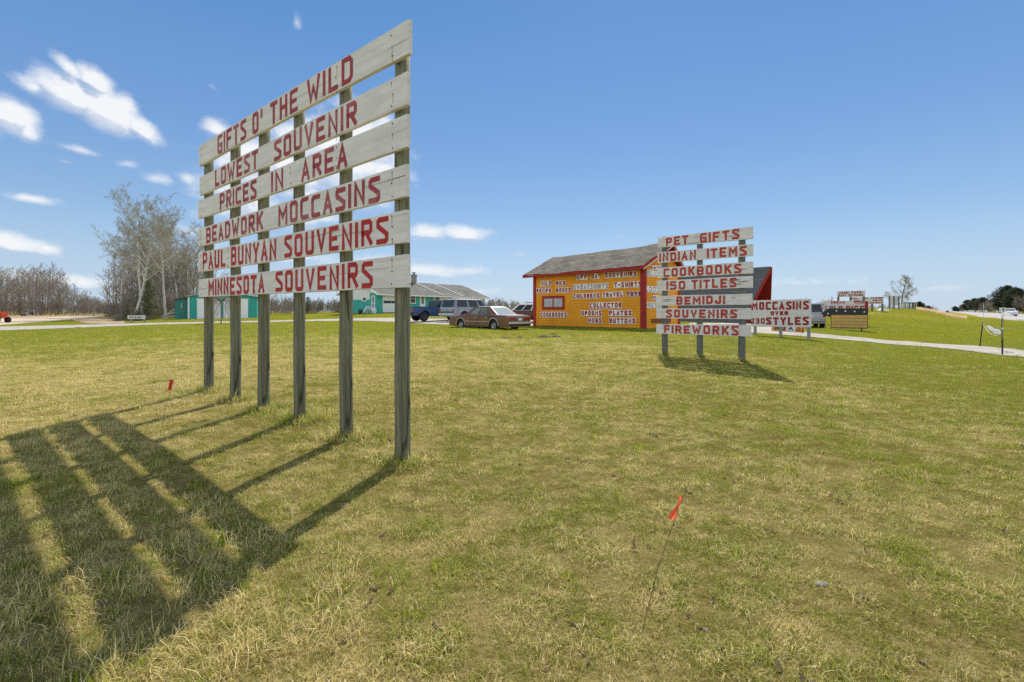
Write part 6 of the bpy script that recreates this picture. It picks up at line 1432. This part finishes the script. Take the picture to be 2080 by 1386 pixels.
# lone bare tree on the rise
p = ground_at(at(1833, 631, 92)); h = at(1833, 562, 92).z - p.z
T, C = tree_mesh(411, h, .16, 22, (30, 75), .56, .14, 4, .18, buds=1, twig=.014, trop=.05, nsub=7); t = mk_tree('lone_tree', 'lone bare tree with a fuzzy budding crown on the rise behind the sign backs', 'tree', T, C, M_BARK, M_TWIG2); t.location = p
# weeping little tree before the garage
def weeping():
    rs = random.Random(5); T = MB(); C = MB(); T.tube([(0, 0, -.1), (.03, 0, .6), (-.02, .02, 1.3), (.0, 0, 1.9)], [.045, .04, .035, .03], 7)
    for k in range(46):
        a = rs.uniform(0, 6.283); rr = rs.uniform(.5, 1.15); hh = rs.uniform(.1, .5); L = rs.uniform(.8, 1.7); pts = []
        for q in range(8):
            s = q / 7; rad = rr * (1 - (1 - s) ** 2); z = 1.85 + hh * math.sin(math.pi * min(1, s * 1.25)) - L * max(0, s - .35) ** 1.4 * 1.5; pts.append((rad * math.cos(a + .2 * s) + rs.gauss(0, .03), rad * math.sin(a + .2 * s) + rs.gauss(0, .03), z))
        C.tube(pts, [.016 - .0015 * q for q in range(8)], 3, caps=False)
        for q in range(3, 8):
            d = Vector((rs.gauss(0, .15), rs.gauss(0, .15), -rs.uniform(.15, .5))); C.tube([pts[q], Vector(pts[q]) + d], .006, 3, caps=False)
    return T, C
T, C = weeping(); t = mk_tree('weeping_tree', 'small leafless weeping tree on the lawn before the teal garage doors', 'tree', T, C, M_BARK, M_BARK); t.location = ground_at(at(449, 661, 40)); t.scale = (1.0, 1.0, 1.0)
# fallen pale branches beside the garage
rs = random.Random(8); T = MB()
for k in range(9):
    a = rs.uniform(-.6, .9); z0 = rs.uniform(0, .4); T.tube([(-1.3 + rs.uniform(-.3, .3), rs.uniform(-.4, .4), z0), (-.2, rs.uniform(-.3, .3), z0 + .5 + .5 * a), (1.2 + rs.uniform(-.4, .4), rs.uniform(-.4, .4), z0 + .9 + a)], [.03, .07, .03], 6)
bp = T.build('fallen_branches', M_BIRCH); bp.location = ground_at(at(352, 647, 60)); tag(bp, 'heap of pale broken branches against the left wall of the teal garage', 'branches')
# ---- conifers
def conifer(seed, H, W, spruce=True, layers=26, dens=1.0):
    rs = random.Random(seed); T = MB(); C = MB(); T.tube([(0, 0, -.2), (0, 0, H * .5), (rs.uniform(-.05, .05), 0, H * .97)], [H * .018, H * .012, .015], 7)
    for i in range(layers):
        f = i / layers; z = H * ((.06 if spruce else .16) + (.94 if spruce else .82) * f)
        prof = (1 - f) ** .85 if spruce else math.sin(math.pi * min(1, .22 + .80 * f)) ** .75
        nb = int((9 if spruce else 10) * dens * (1 - .4 * f)) + 3
        for b in range(nb):
            a = rs.uniform(0, 6.283); L = W * prof * rs.uniform(.62, 1.12) + .12; dr = (-.18 if spruce else rs.uniform(.0, .5))
            tip = Vector((math.cos(a) * L, math.sin(a) * L, z + L * dr)); base = Vector((0, 0, z)); C.tube([base, base.lerp(tip, .5) + Vector((0, 0, .05 * L)), tip], [.025, .018, .008], 3, 1, caps=False)
            nq = int((11 if spruce else 22) * dens * (.4 + L / W))
            for q in range(nq):
                s = rs.random() ** .6; c = base.lerp(tip, s) + Vector((rs.gauss(0, .11), rs.gauss(0, .11), rs.gauss(0, .08))) * (1 if spruce else 1.7) * H / 7
                d = (tip - base).normalized() * .5 + Vector((rs.gauss(0, .6), rs.gauss(0, .6), rs.gauss(0, .5))); d = d.normalized() * rs.uniform(.10, .22) * H / 7; w = d.cross(Vector((rs.gauss(0, 1), rs.gauss(0, 1), rs.gauss(0, 1)))).normalized() * rs.uniform(.04, .08) * H / 7
                C.add([c - d - w * .3, c - w, c + d, c + w], [(0, 1, 2, 3)])
    return T, C
def mk_con(name, label, T, C, ndl, group=None):
    t = thing(name, label, 'tree', (0, 0, -60), 0, group); T.build('trunk', M_BARK, t); C.build('crown', [ndl, M_BARK], t); return t
for i, (px, py, Yd, top, w, lab) in enumerate(((300, 650, 66, 568, 2.0, 'tall dark green spruce among the pale poplar trunks'), (260, 656, 58, 612, 2.0, 'small bushy spruce behind the left post of the low white sign'), (336, 642, 82, 598, 1.4, 'spruce half hidden in the thicket nearest the teal garage'), (626, 640, 92, 602, 2.0, 'lone dark conifer between the fourth and fifth post of the tall sign'), (688, 640, 95, 612, 1.8, 'small dark conifer left of the ranch house'), (282, 655, 58, 628, 1.5, 'low dark spruce directly behind the low white sign'))):
    p = ground_at(at(px, py, Yd)); h = at(px, top, Yd).z - p.z; T, C = conifer(500 + i, h, w, True, 24, 1.0); t = mk_con('spruce_tree', lab, T, C, M_SPRUCE); t.location = p
PB_ = []
for k in range(3): T, C = conifer(520 + k, 7, (2.6, 2.2, 1.9)[k], False, 24, 1.35); PB_.append(mk_con('pine_tree', '', T, C, M_PINE))
usedp = set()
for i, (px, top, Yd, k, lab) in enumerate(((2046, 582, 96, 0, 'large rounded dark pine behind the white car on the highway'), (2064, 586, 104, 1, 'dark pine just right of the largest pine'), (2095, 596, 92, 0, 'dark pine at the right edge of the view'), (2120, 590, 100, 2, None), (2033, 604, 110, 2, None), (1996, 603, 112, 0, 'broad dark pine above the white rod of the leaning stake'), (1980, 606, 118, 1, 'rounded dark pine left of the broad pine'), (1966, 610, 124, 1, None), (1954, 619, 128, 2, None), (1940, 622, 150, 0, 'small rounded dark pine at the left end of the far row'), (1946, 627, 150, 2, None), (1924, 631, 170, 1, None), (1868, 613, 140, 2, 'dark pine on the near side of the highway just right of the billboard frame'), (1885, 620, 160, 1, None), (2012, 622, 125, 2, None), (2078, 606, 120, 1, None))):
    if px > 1930: Yd = beyond(px) * (1 + .06 * (i % 3))
    p = ground_at(at(px, 640, Yd)); h = at(px, top, Yd).z - p.z
    t = place(PB_[k], k in usedp, p, rt.uniform(0, 6.28), h / 7, lab or 'dark pine in the row beyond the highway', 'pines beyond the highway'); usedp.add(k); t.scale.x *= 1.3; t.scale.y *= 1.3
for t in PB_: pass
# ================================================================== SMALL THINGS
M_ORF = leafmat('orange_flag_plastic', (.98, .20, .09), (.92, .16, .07), .55)
M_RDF = mat('red_flag_plastic', (.62, .012, .012), (.52, .01, .01), 5, rough=.5)
M_WIRE = mat('rusty_wire', (.085, .08, .05), rough=.6)
def flag(label, base, stem_top, m, w, h, lean, crumple, rz):
    t = thing('marker_flag', label, 'flag', base, rz); L = stem_top
    MB().tube([(0, 0, -.05), (lean * L * .45, 0, L * .5), (lean * L, 0, L)], .0015, 5).build('wire_stem', M_WIRE, t)
    mb = MB(); n = 8; vs = []
    for i in range(n + 1):
        for j in range(5):
            s, q = i / n, j / 4; z = L - h + h * q; x = lean * z + w * s; y = crumple * math.sin(s * 7 + q * 3) * s
            if crumple > .01: x = lean * z + w * s * (.55 + .45 * math.cos(q * 5)); 
            vs.append((x, y, z - .25 * w * s * (1 if crumple > .01 else 0)))
    mb.add(vs, [(i * 5 + j, (i + 1) * 5 + j, (i + 1) * 5 + j + 1, i * 5 + j + 1) for i in range(n) for j in range(4)], 0, True); mb.build('flag_cloth', m, t)
fb = ground(1297, 1292); top_ = hit(1386, 1010, fb, Vector((0, 1, 0))); flag('orange marker flag on a leaning wire in the foreground grass', fb, (top_ - fb).z, M_ORF, -.028, .095, (top_ - fb).x / (top_ - fb).z, .012, 0)
fb = ground(322, 893); top_ = hit(352.5, 772, fb, Vector((0, 1, 0))); flag('red marker flag by the shadow of the tall sign', fb, (top_ - fb).z, M_RDF, -.035, .10, (top_ - fb).x / (top_ - fb).z, .003, 0)

# stakes with rope, bags and little flag at the right
M_STAKE = mat('dark_stake', (.035, .03, .022), (.06, .05, .035), 6, (6, 6, 1), .8); M_ROPE = mat('dirty_white_rope', (.62, .60, .52), rough=.9); M_BAG = leafmat('white_plastic_bag', (.90, .90, .89), (.80, .81, .83), .5)
sb = ground(2036, 722); sz = (at(2036, 645.5, sb.y).z - sb.z)
st = thing('fence_stake', 'upright dark stake at the edge of the gravel driveway carrying a tiny striped flag', 'stake', sb)
MB().box((0, 0, sz / 2 - .15), (.026, .03, sz + .3)).build('stake', M_STAKE, st)
zr_ = at(2036, 667, sb.y).z - sb.z
mb = MB(); mb.tube([(-.015 , -.02, at(2036, 690, sb.y).z - sb.z), (-.02, -.022, zr_), (-.025, -.02, at(2036, 628, sb.y).z - sb.z)], .006, 6); mb.build('flag_staff', M_ROPE, st)
bm = bmesh.new(); bmesh.ops.create_icosphere(bm, subdivisions=2, radius=.03)
mb = MB(); mb.add([(v.co.x * .9, v.co.y - .01, v.co.z * 1.4 + zr_ - .015) for v in bm.verts], [tuple(v.index for v in f.verts) for f in bm.faces]); bm.free(); mb.build('rope_knot', M_ROPE, st)
def cloth(name, corners, m, par, amp, n=10, mi=None, freq=6):
    c = [Vector(k) for k in corners]; mb = MB(); nr = (c[1] - c[0]).cross(c[3] - c[0]).normalized(); vs = []
    for i in range(n + 1):
        for j in range(n + 1):
            s, q = i / n, j / n; vs.append(bil(c, s, q) + nr * amp * math.sin(s * freq + q * 2.3) * min(1, s * 3))
    for i in range(n):
        for j in range(n): mb.add([], []); mb.f.append((i * (n + 1) + j, (i + 1) * (n + 1) + j, (i + 1) * (n + 1) + j + 1, i * (n + 1) + j + 1)); mb.m.append(mi(i, j) if mi else 0); mb.sm.append(True)
    mb.v = [tuple(v) for v in vs]; return mb.build(name, m, par)
Q = lambda px, py, dy=0: at(px, py, sb.y + dy) - sb
M_FB = mat('faded_blue_cloth', (.10, .10, .26), rough=.8); M_FS = mat('faded_pink_stripe', (.50, .40, .40), rough=.8)
cloth('flag_cloth', [Q(2033, 644.5), Q(2045.5, 645.5, .1), Q(2053, 637.5, .12), Q(2034.5, 628.5)], [M_BAG, M_FB, M_FS], st, .02, 12, lambda i, j: 1 if (j > 9 and i < 5) else (2 if j % 2 else 0))
lb_ = ground(1989, 705); lt_ = at(1996.5, 655, lb_.y)
ls = thing('leaning_stake', 'leaning dark stake beyond the driveway with a white rod tied to its top', 'stake', lb_)
MB().tube([Vector((0, 0, -.15)), lt_ - lb_], .02, 6).build('stake', M_STAKE, ls)
MB().tube([lt_ - lb_ + Vector((0, -.03, -.02)), at(1996, 617.5, lb_.y) - lb_ + Vector((0, -.03, 0))], [.008, .006], 6).build('white_rod', M_ROPE, ls)
# rope between the stakes with the two bags tied on it
a, b = lt_ + Vector((0, 0, -.03)), at(2036, 676, sb.y)
rp_ = thing('rope_line', 'slack white rope between the two stakes with white plastic bags knotted on it', 'rope', (a + b) / 2); o_ = (a + b) / 2
pts = []
for k in range(25):
    s = k / 24; p = a.lerp(b, s); p.z -= .40 * 4 * s * (1 - s) * .55; pts.append(p - o_)
MB().tube(pts, .006, 6).build('rope', M_ROPE, rp_)
def bag(c, rx, ry, rz_, tilt, seed):
    bm = bmesh.new(); bmesh.ops.create_icosphere(bm, subdivisions=4, radius=1); M_ = Matrix.Rotation(tilt, 3, 'Y'); vs = []
    for v in bm.verts:
        k = 1 + .34 * mnoise.noise(v.co * 2.3 + Vector((seed, 0, 0))) + .18 * mnoise.noise(v.co * 5 + Vector((seed, 3, 0))); q = Vector((v.co.x * rx, v.co.y * ry, v.co.z * rz_)) * k; vs.append(M_ @ q + c)
    mb = MB(); mb.add(vs, [tuple(v.index for v in f.verts) for f in bm.faces], 0, True); bm.free(); mb.build('plastic_bag', M_BAG, rp_)
dY = (a.y + b.y) / 2
bag(at(2012, 667, dY) - o_, .11, .06, .05, R(38), 1.0); bag(at(2024.5, 674, dY - .3) - o_, .115, .07, .075, R(14), 4.0)

# molehills
M_SOIL = mat('dark_soil', (.085, .06, .04), (.045, .032, .022), 7, (1, 1, 1), .98, bump=.04, bscale=18)
def mound(px, py, w, h, seed, label, sc=1.0):
    p = ground(px, py); rs = random.Random(seed); W_ = w / F * p.y; n = 26; rings = 7; vs = []
    for r_ in range(rings + 1):
        for k in range(n):
            a = 2 * math.pi * k / n; rr = r_ / rings; e = 1 + .35 * mnoise.noise(Vector((math.cos(a) * 1.6 + seed, math.sin(a) * 1.6, seed)))
            x, y = math.cos(a) * rr * W_ * .5 * e, math.sin(a) * rr * W_ * .42 * e; z = h * (1 - rr ** 1.6) * (.6 + .8 * abs(mnoise.noise(Vector((x * 6 + seed, y * 6, 1))))) + .02 * mnoise.noise(Vector((x * 17, y * 17, seed)))
            vs.append((x, y, z + tz(p.x + x, p.y + y) - p.z - (.03 if r_ == rings else 0)))
    mb = MB(); mb.add(vs, [(i * n + k, i * n + (k + 1) % n, (i + 1) * n + (k + 1) % n, (i + 1) * n + k) for i in range(rings) for k in range(n)], 0, True)
    o = mb.build('soil_mound', M_SOIL); o.location = p; tag(o, label, 'soil mound', 'dug soil mounds on the lawn')
    if o.data.polygons[n].normal.z < 0: o.data.flip_normals()
for i, (px, py, w, h, lb) in enumerate(((1027, 687.5, 26, .05, 'flat dark soil scrape furthest left before the brown sedan'), (1056, 686.5, 18, .09, 'small dark molehill second from the left before the shop'), (1106, 685.5, 34, .11, 'wide dark molehill in the middle before the yellow shop'), (1129, 685, 22, .10, 'dark molehill touching the right of the widest one'), (1122, 679.5, 22, .06, 'low soil crumbs behind the widest molehill'), (1157, 679.5, 18, .05, 'small soil crumbs furthest right before the shop'))): mound(px, py, w, h, i * 3.1 + 1, lb)
for i, (px, py, w, lb) in enumerate(((1370, 694.5, 26, 'bare soil patch beside the left post of the short board sign'), (1480, 691, 30, 'bare soil patch behind the right post of the short board sign'), (1404, 694, 20, 'thin bare patch between the left and middle posts of the short board sign'))): mound(px, py, w, .03, 40 + i * 2.3, lb)

# low white sign on the left with two posts
panel_sign('low_white_sign', 'low white sign with black lettering at the edge of the path by the spruces', 'sign', 294, 47, -2000, (259, 641, 648.2), (294.5, 641.2, 648), ((265, 645), (291, 645)), [('EXIT', 262.5, 272, 646.4, 643, 646.4, 643, .03), ('WARN', 273.5, 287, 646.4, 643, 646.4, 643, .035), ('/', 288, 291, 646.2, 643, 646.2, 643, .025)], M_BLK, postr=.06)
# mailboxes
def mailbox(px, py, Yd, c, label, h=1.05):
    p = ground_at(at(px, 650, Yd)); t = thing('mailbox', label, 'mailbox', p, R(10), 'mailboxes along the dirt road'); z = at(px, py, Yd).z - p.z
    MB().box((0, 0, (z - .15) / 2 - .1), (.1, .1, z - .1)).build('post', M_POST2, t); mb = MB(); n = 8; w, hh, L = .32, .36, .62
    prof = [(-w / 2, 0), (w / 2, 0)] + [(w / 2 * math.cos(math.pi * k / n), hh * .5 + w / 2 * math.sin(math.pi * k / n)) for k in range(n + 1)]
    mb.slab([(-L / 2, y, z - .15 + q) for y, q in prof], (L, 0, 0)); mb.build('box', c, t); MB().box((L / 2 + .012, 0, z + .0), (.02, w * .9, .26)).build('box_door', c, t)
M_MB = mat('blue_grey_mailbox', (.22, .27, .33), rough=.5)
mailbox(47, 640.5, 84, M_BLK, 'black mailbox furthest left along the dirt road'); mailbox(55.5, 637, 86, M_MB, 'blue-grey mailbox between the two black ones'); mailbox(62.5, 637, 88, M_BLK, 'black mailbox on the right of the blue-grey one'); mailbox(174, 641, 110, M_BLK, 'far black mailbox further up the dirt road')
# road signs
def road_sign(px, py, r, Yd, label, m, kind, ground_py=645, back=False):
    p = ground_at(at(px, ground_py, Yd)); z = at(px, py, Yd).z - p.z; t = thing('road_sign', label, 'road sign', p, 0); R_ = r / F * Yd
    MB().box((0, .04, z / 2 - .1), (.07, .05, z + R_)).build('post', M_POST2, t)
    if kind == 'oct': pts = [(R_ * math.cos(math.pi * (k + .5) / 4), 0, z + R_ * math.sin(math.pi * (k + .5) / 4)) for k in range(8)]
    elif kind == 'dia': pts = [(R_, 0, z), (0, 0, z + R_), (-R_, 0, z), (0, 0, z - R_)]
    else: pts = [(-R_, 0, z - R_ * .62), (R_, 0, z - R_ * .62), (R_, 0, z + R_ * .62), (-R_, 0, z + R_ * .62)]
    MB().slab(pts, (0, -.02, 0)).build('plate', m, t); return t, z, R_
M_SBACK = mat('bare_sign_back', (.50, .49, .45), (.42, .41, .38), 5, rough=.5); M_SYEL = mat('yellow_sign_face', (.50, .40, .03), rough=.5)
road_sign(131, 632, 3.6, 92, 'pale octagonal road sign seen from behind beside the dirt road', M_SBACK, 'oct'); road_sign(220.5, 634.5, 4.2, 100, 'yellow diamond road sign near the end of the dirt road', M_SYEL, 'dia')
t, z, R_ = road_sign(2036.5, 629.5, 7, 70, 'rectangular pale road sign with a dark mark beyond the striped flag', mat('pale_sign_face', (.55, .56, .50), rough=.5), 'rect', 645); MB().box((.1, -.024, z), (.16, .006, R_ * .9)).build('dark_mark', M_BLK, t)
# white lawn chairs and a tub by the house gable
def lawn_chair(p, rz, label):
    t = thing('lawn_chair', label, 'chair', p, rz, 'white lawn chairs by the house')
    for y in (-.25, .25):
        MB().tube([(.28, y, 0), (-.2, y, .9)], .025, 6).build('leg', M_WHT, t); MB().tube([(-.25, y, 0), (.25, y, .42)], .025, 6).build('leg', M_WHT, t)
    MB().box((.03, 0, .42), (.46, .5, .035)).build('seat', M_WHT, t); MB().box((-.17, 0, .68), (.035, .48, .44), 0, Matrix.Rotation(R(-28), 3, 'Y')).build('backrest', M_WHT, t)
lawn_chair(ground_at(at(741, 637.5, 59)), R(200), 'white lawn chair left of the other on the grass by the house gable'); lawn_chair(ground_at(at(748, 637.5, 59.4)), R(160), 'white lawn chair nearer the side door of the house')
p = ground_at(at(733.5, 637, 59.6)); o = MB().tube([(0, 0, 0), (0, 0, .55)], [.3, .36], 12).build('dark_tub', M_DARKP); o.location = p; tag(o, 'dark tub against the teal gable wall', 'tub')
bm = bmesh.new(); bmesh.ops.create_icosphere(bm, subdivisions=3, radius=.42); mb = MB(); mb.add([v.co * (1 + .3 * mnoise.noise(v.co * 3)) + Vector((0, 0, .3)) for v in bm.verts], [tuple(v.index for v in f.verts) for f in bm.faces], 0, True); bm.free(); o = mb.build('white_sack', M_BAG); o.location = ground_at(at(760, 637.5, 59.2)); o.scale = (.8, .8, 1); tag(o, 'white sack leaning by the side door of the ranch house', 'sack')
# crumpled white tarp on the rise
n = 14; mb = MB(); vs = []
for i in range(n + 1):
    for j in range(n + 1):
        x, y = (i / n - .5) * 1.5, (j / n - .5) * .9; e = max(0, 1 - (2 * i / n - 1) ** 2) * max(0, 1 - (2 * j / n - 1) ** 2); vs.append((x, y, e * (.12 + .25 * abs(mnoise.noise(Vector((x * 2, y * 2, 5))))) + (.18 * e if i < n / 2 else 0)))
mb.add(vs, [(i * (n + 1) + j, (i + 1) * (n + 1) + j, (i + 1) * (n + 1) + j + 1, i * (n + 1) + j + 1) for i in range(n) for j in range(n)], 0, True); o = mb.build('white_tarp', M_BAG); o.location = ground_at(at(1794, 628.5, 60)); tag(o, 'crumpled white tarp on the grass below the distant three-row sign', 'tarp')
# pale stone on the near edge of the path and a bone-white scrap in the lawn
def stone(px, py, r, m, name, label, cat, fl=.6):
    p = ground(px, py); bm = bmesh.new(); bmesh.ops.create_icosphere(bm, subdivisions=3, radius=r); mb = MB(); mb.add([Vector((v.co.x * 1.3, v.co.y, v.co.z * fl)) * (1 + .35 * mnoise.noise(v.co * (2 / r) + Vector((px, 0, 0)))) for v in bm.verts], [tuple(v.index for v in f.verts) for f in bm.faces], 0, True); bm.free(); o = mb.build(name, m); o.location = p + Vector((0, 0, r * fl * .3)); tag(o, label, cat)
M_STONE = mat('pale_stone', (.55, .47, .38), (.42, .36, .3), 9, rough=.9)
stone(160, 666.5, .16, M_STONE, 'stone', 'pale stone on the near edge of the gravel path', 'stone'); stone(1668, 1186, .026, mat('grey_field_stone', (.26, .245, .20), (.17, .16, .13), 20, rough=.95), 'flat_stone', 'flat grey stone half sunk in the foreground lawn', 'stone', .22)
stone(1439, 985, .012, M_BAG, 'paper_scrap', 'tiny white scrap in the lawn beyond the orange flag', 'scrap', .5)
# dry tall grass fringe on the right flank of the rise
def fringe():
    rs = random.Random(3); mb = MB()
    for k in range(1700):
        px = rs.uniform(1862, 1962); py = lerp(px, [1862, 1900, 1930, 1962], [628.5, 634.5, 641.5, 648.5]) + rs.uniform(-.6, 1.0); Yd = lerp(px, [1862, 1900, 1962], [70, 66, 57]) + rs.uniform(-1.2, 1.2)
        x = (px - CX) / F * Yd; p = Vector((x, Yd, tz(x, Yd) - .02)); h = rs.uniform(.18, .5); d = Vector((rs.gauss(0, .12), rs.gauss(0, .12), h)); w = Vector((rs.uniform(.012, .03), 0, 0))
        mb.add([p - w, p + w, p + d * .6 + w * .7, p + d, p + d * .6 - w * .7], [(0, 1, 2, 3, 4)])
    o = mb.build('dry_grass_fringe', leafmat('tan_dry_grass', (.74, .56, .36), (.60, .42, .25), .5)); tag(o, 'tall tan dry grass along the right flank of the rise', 'grass', kind='stuff')
fringe()
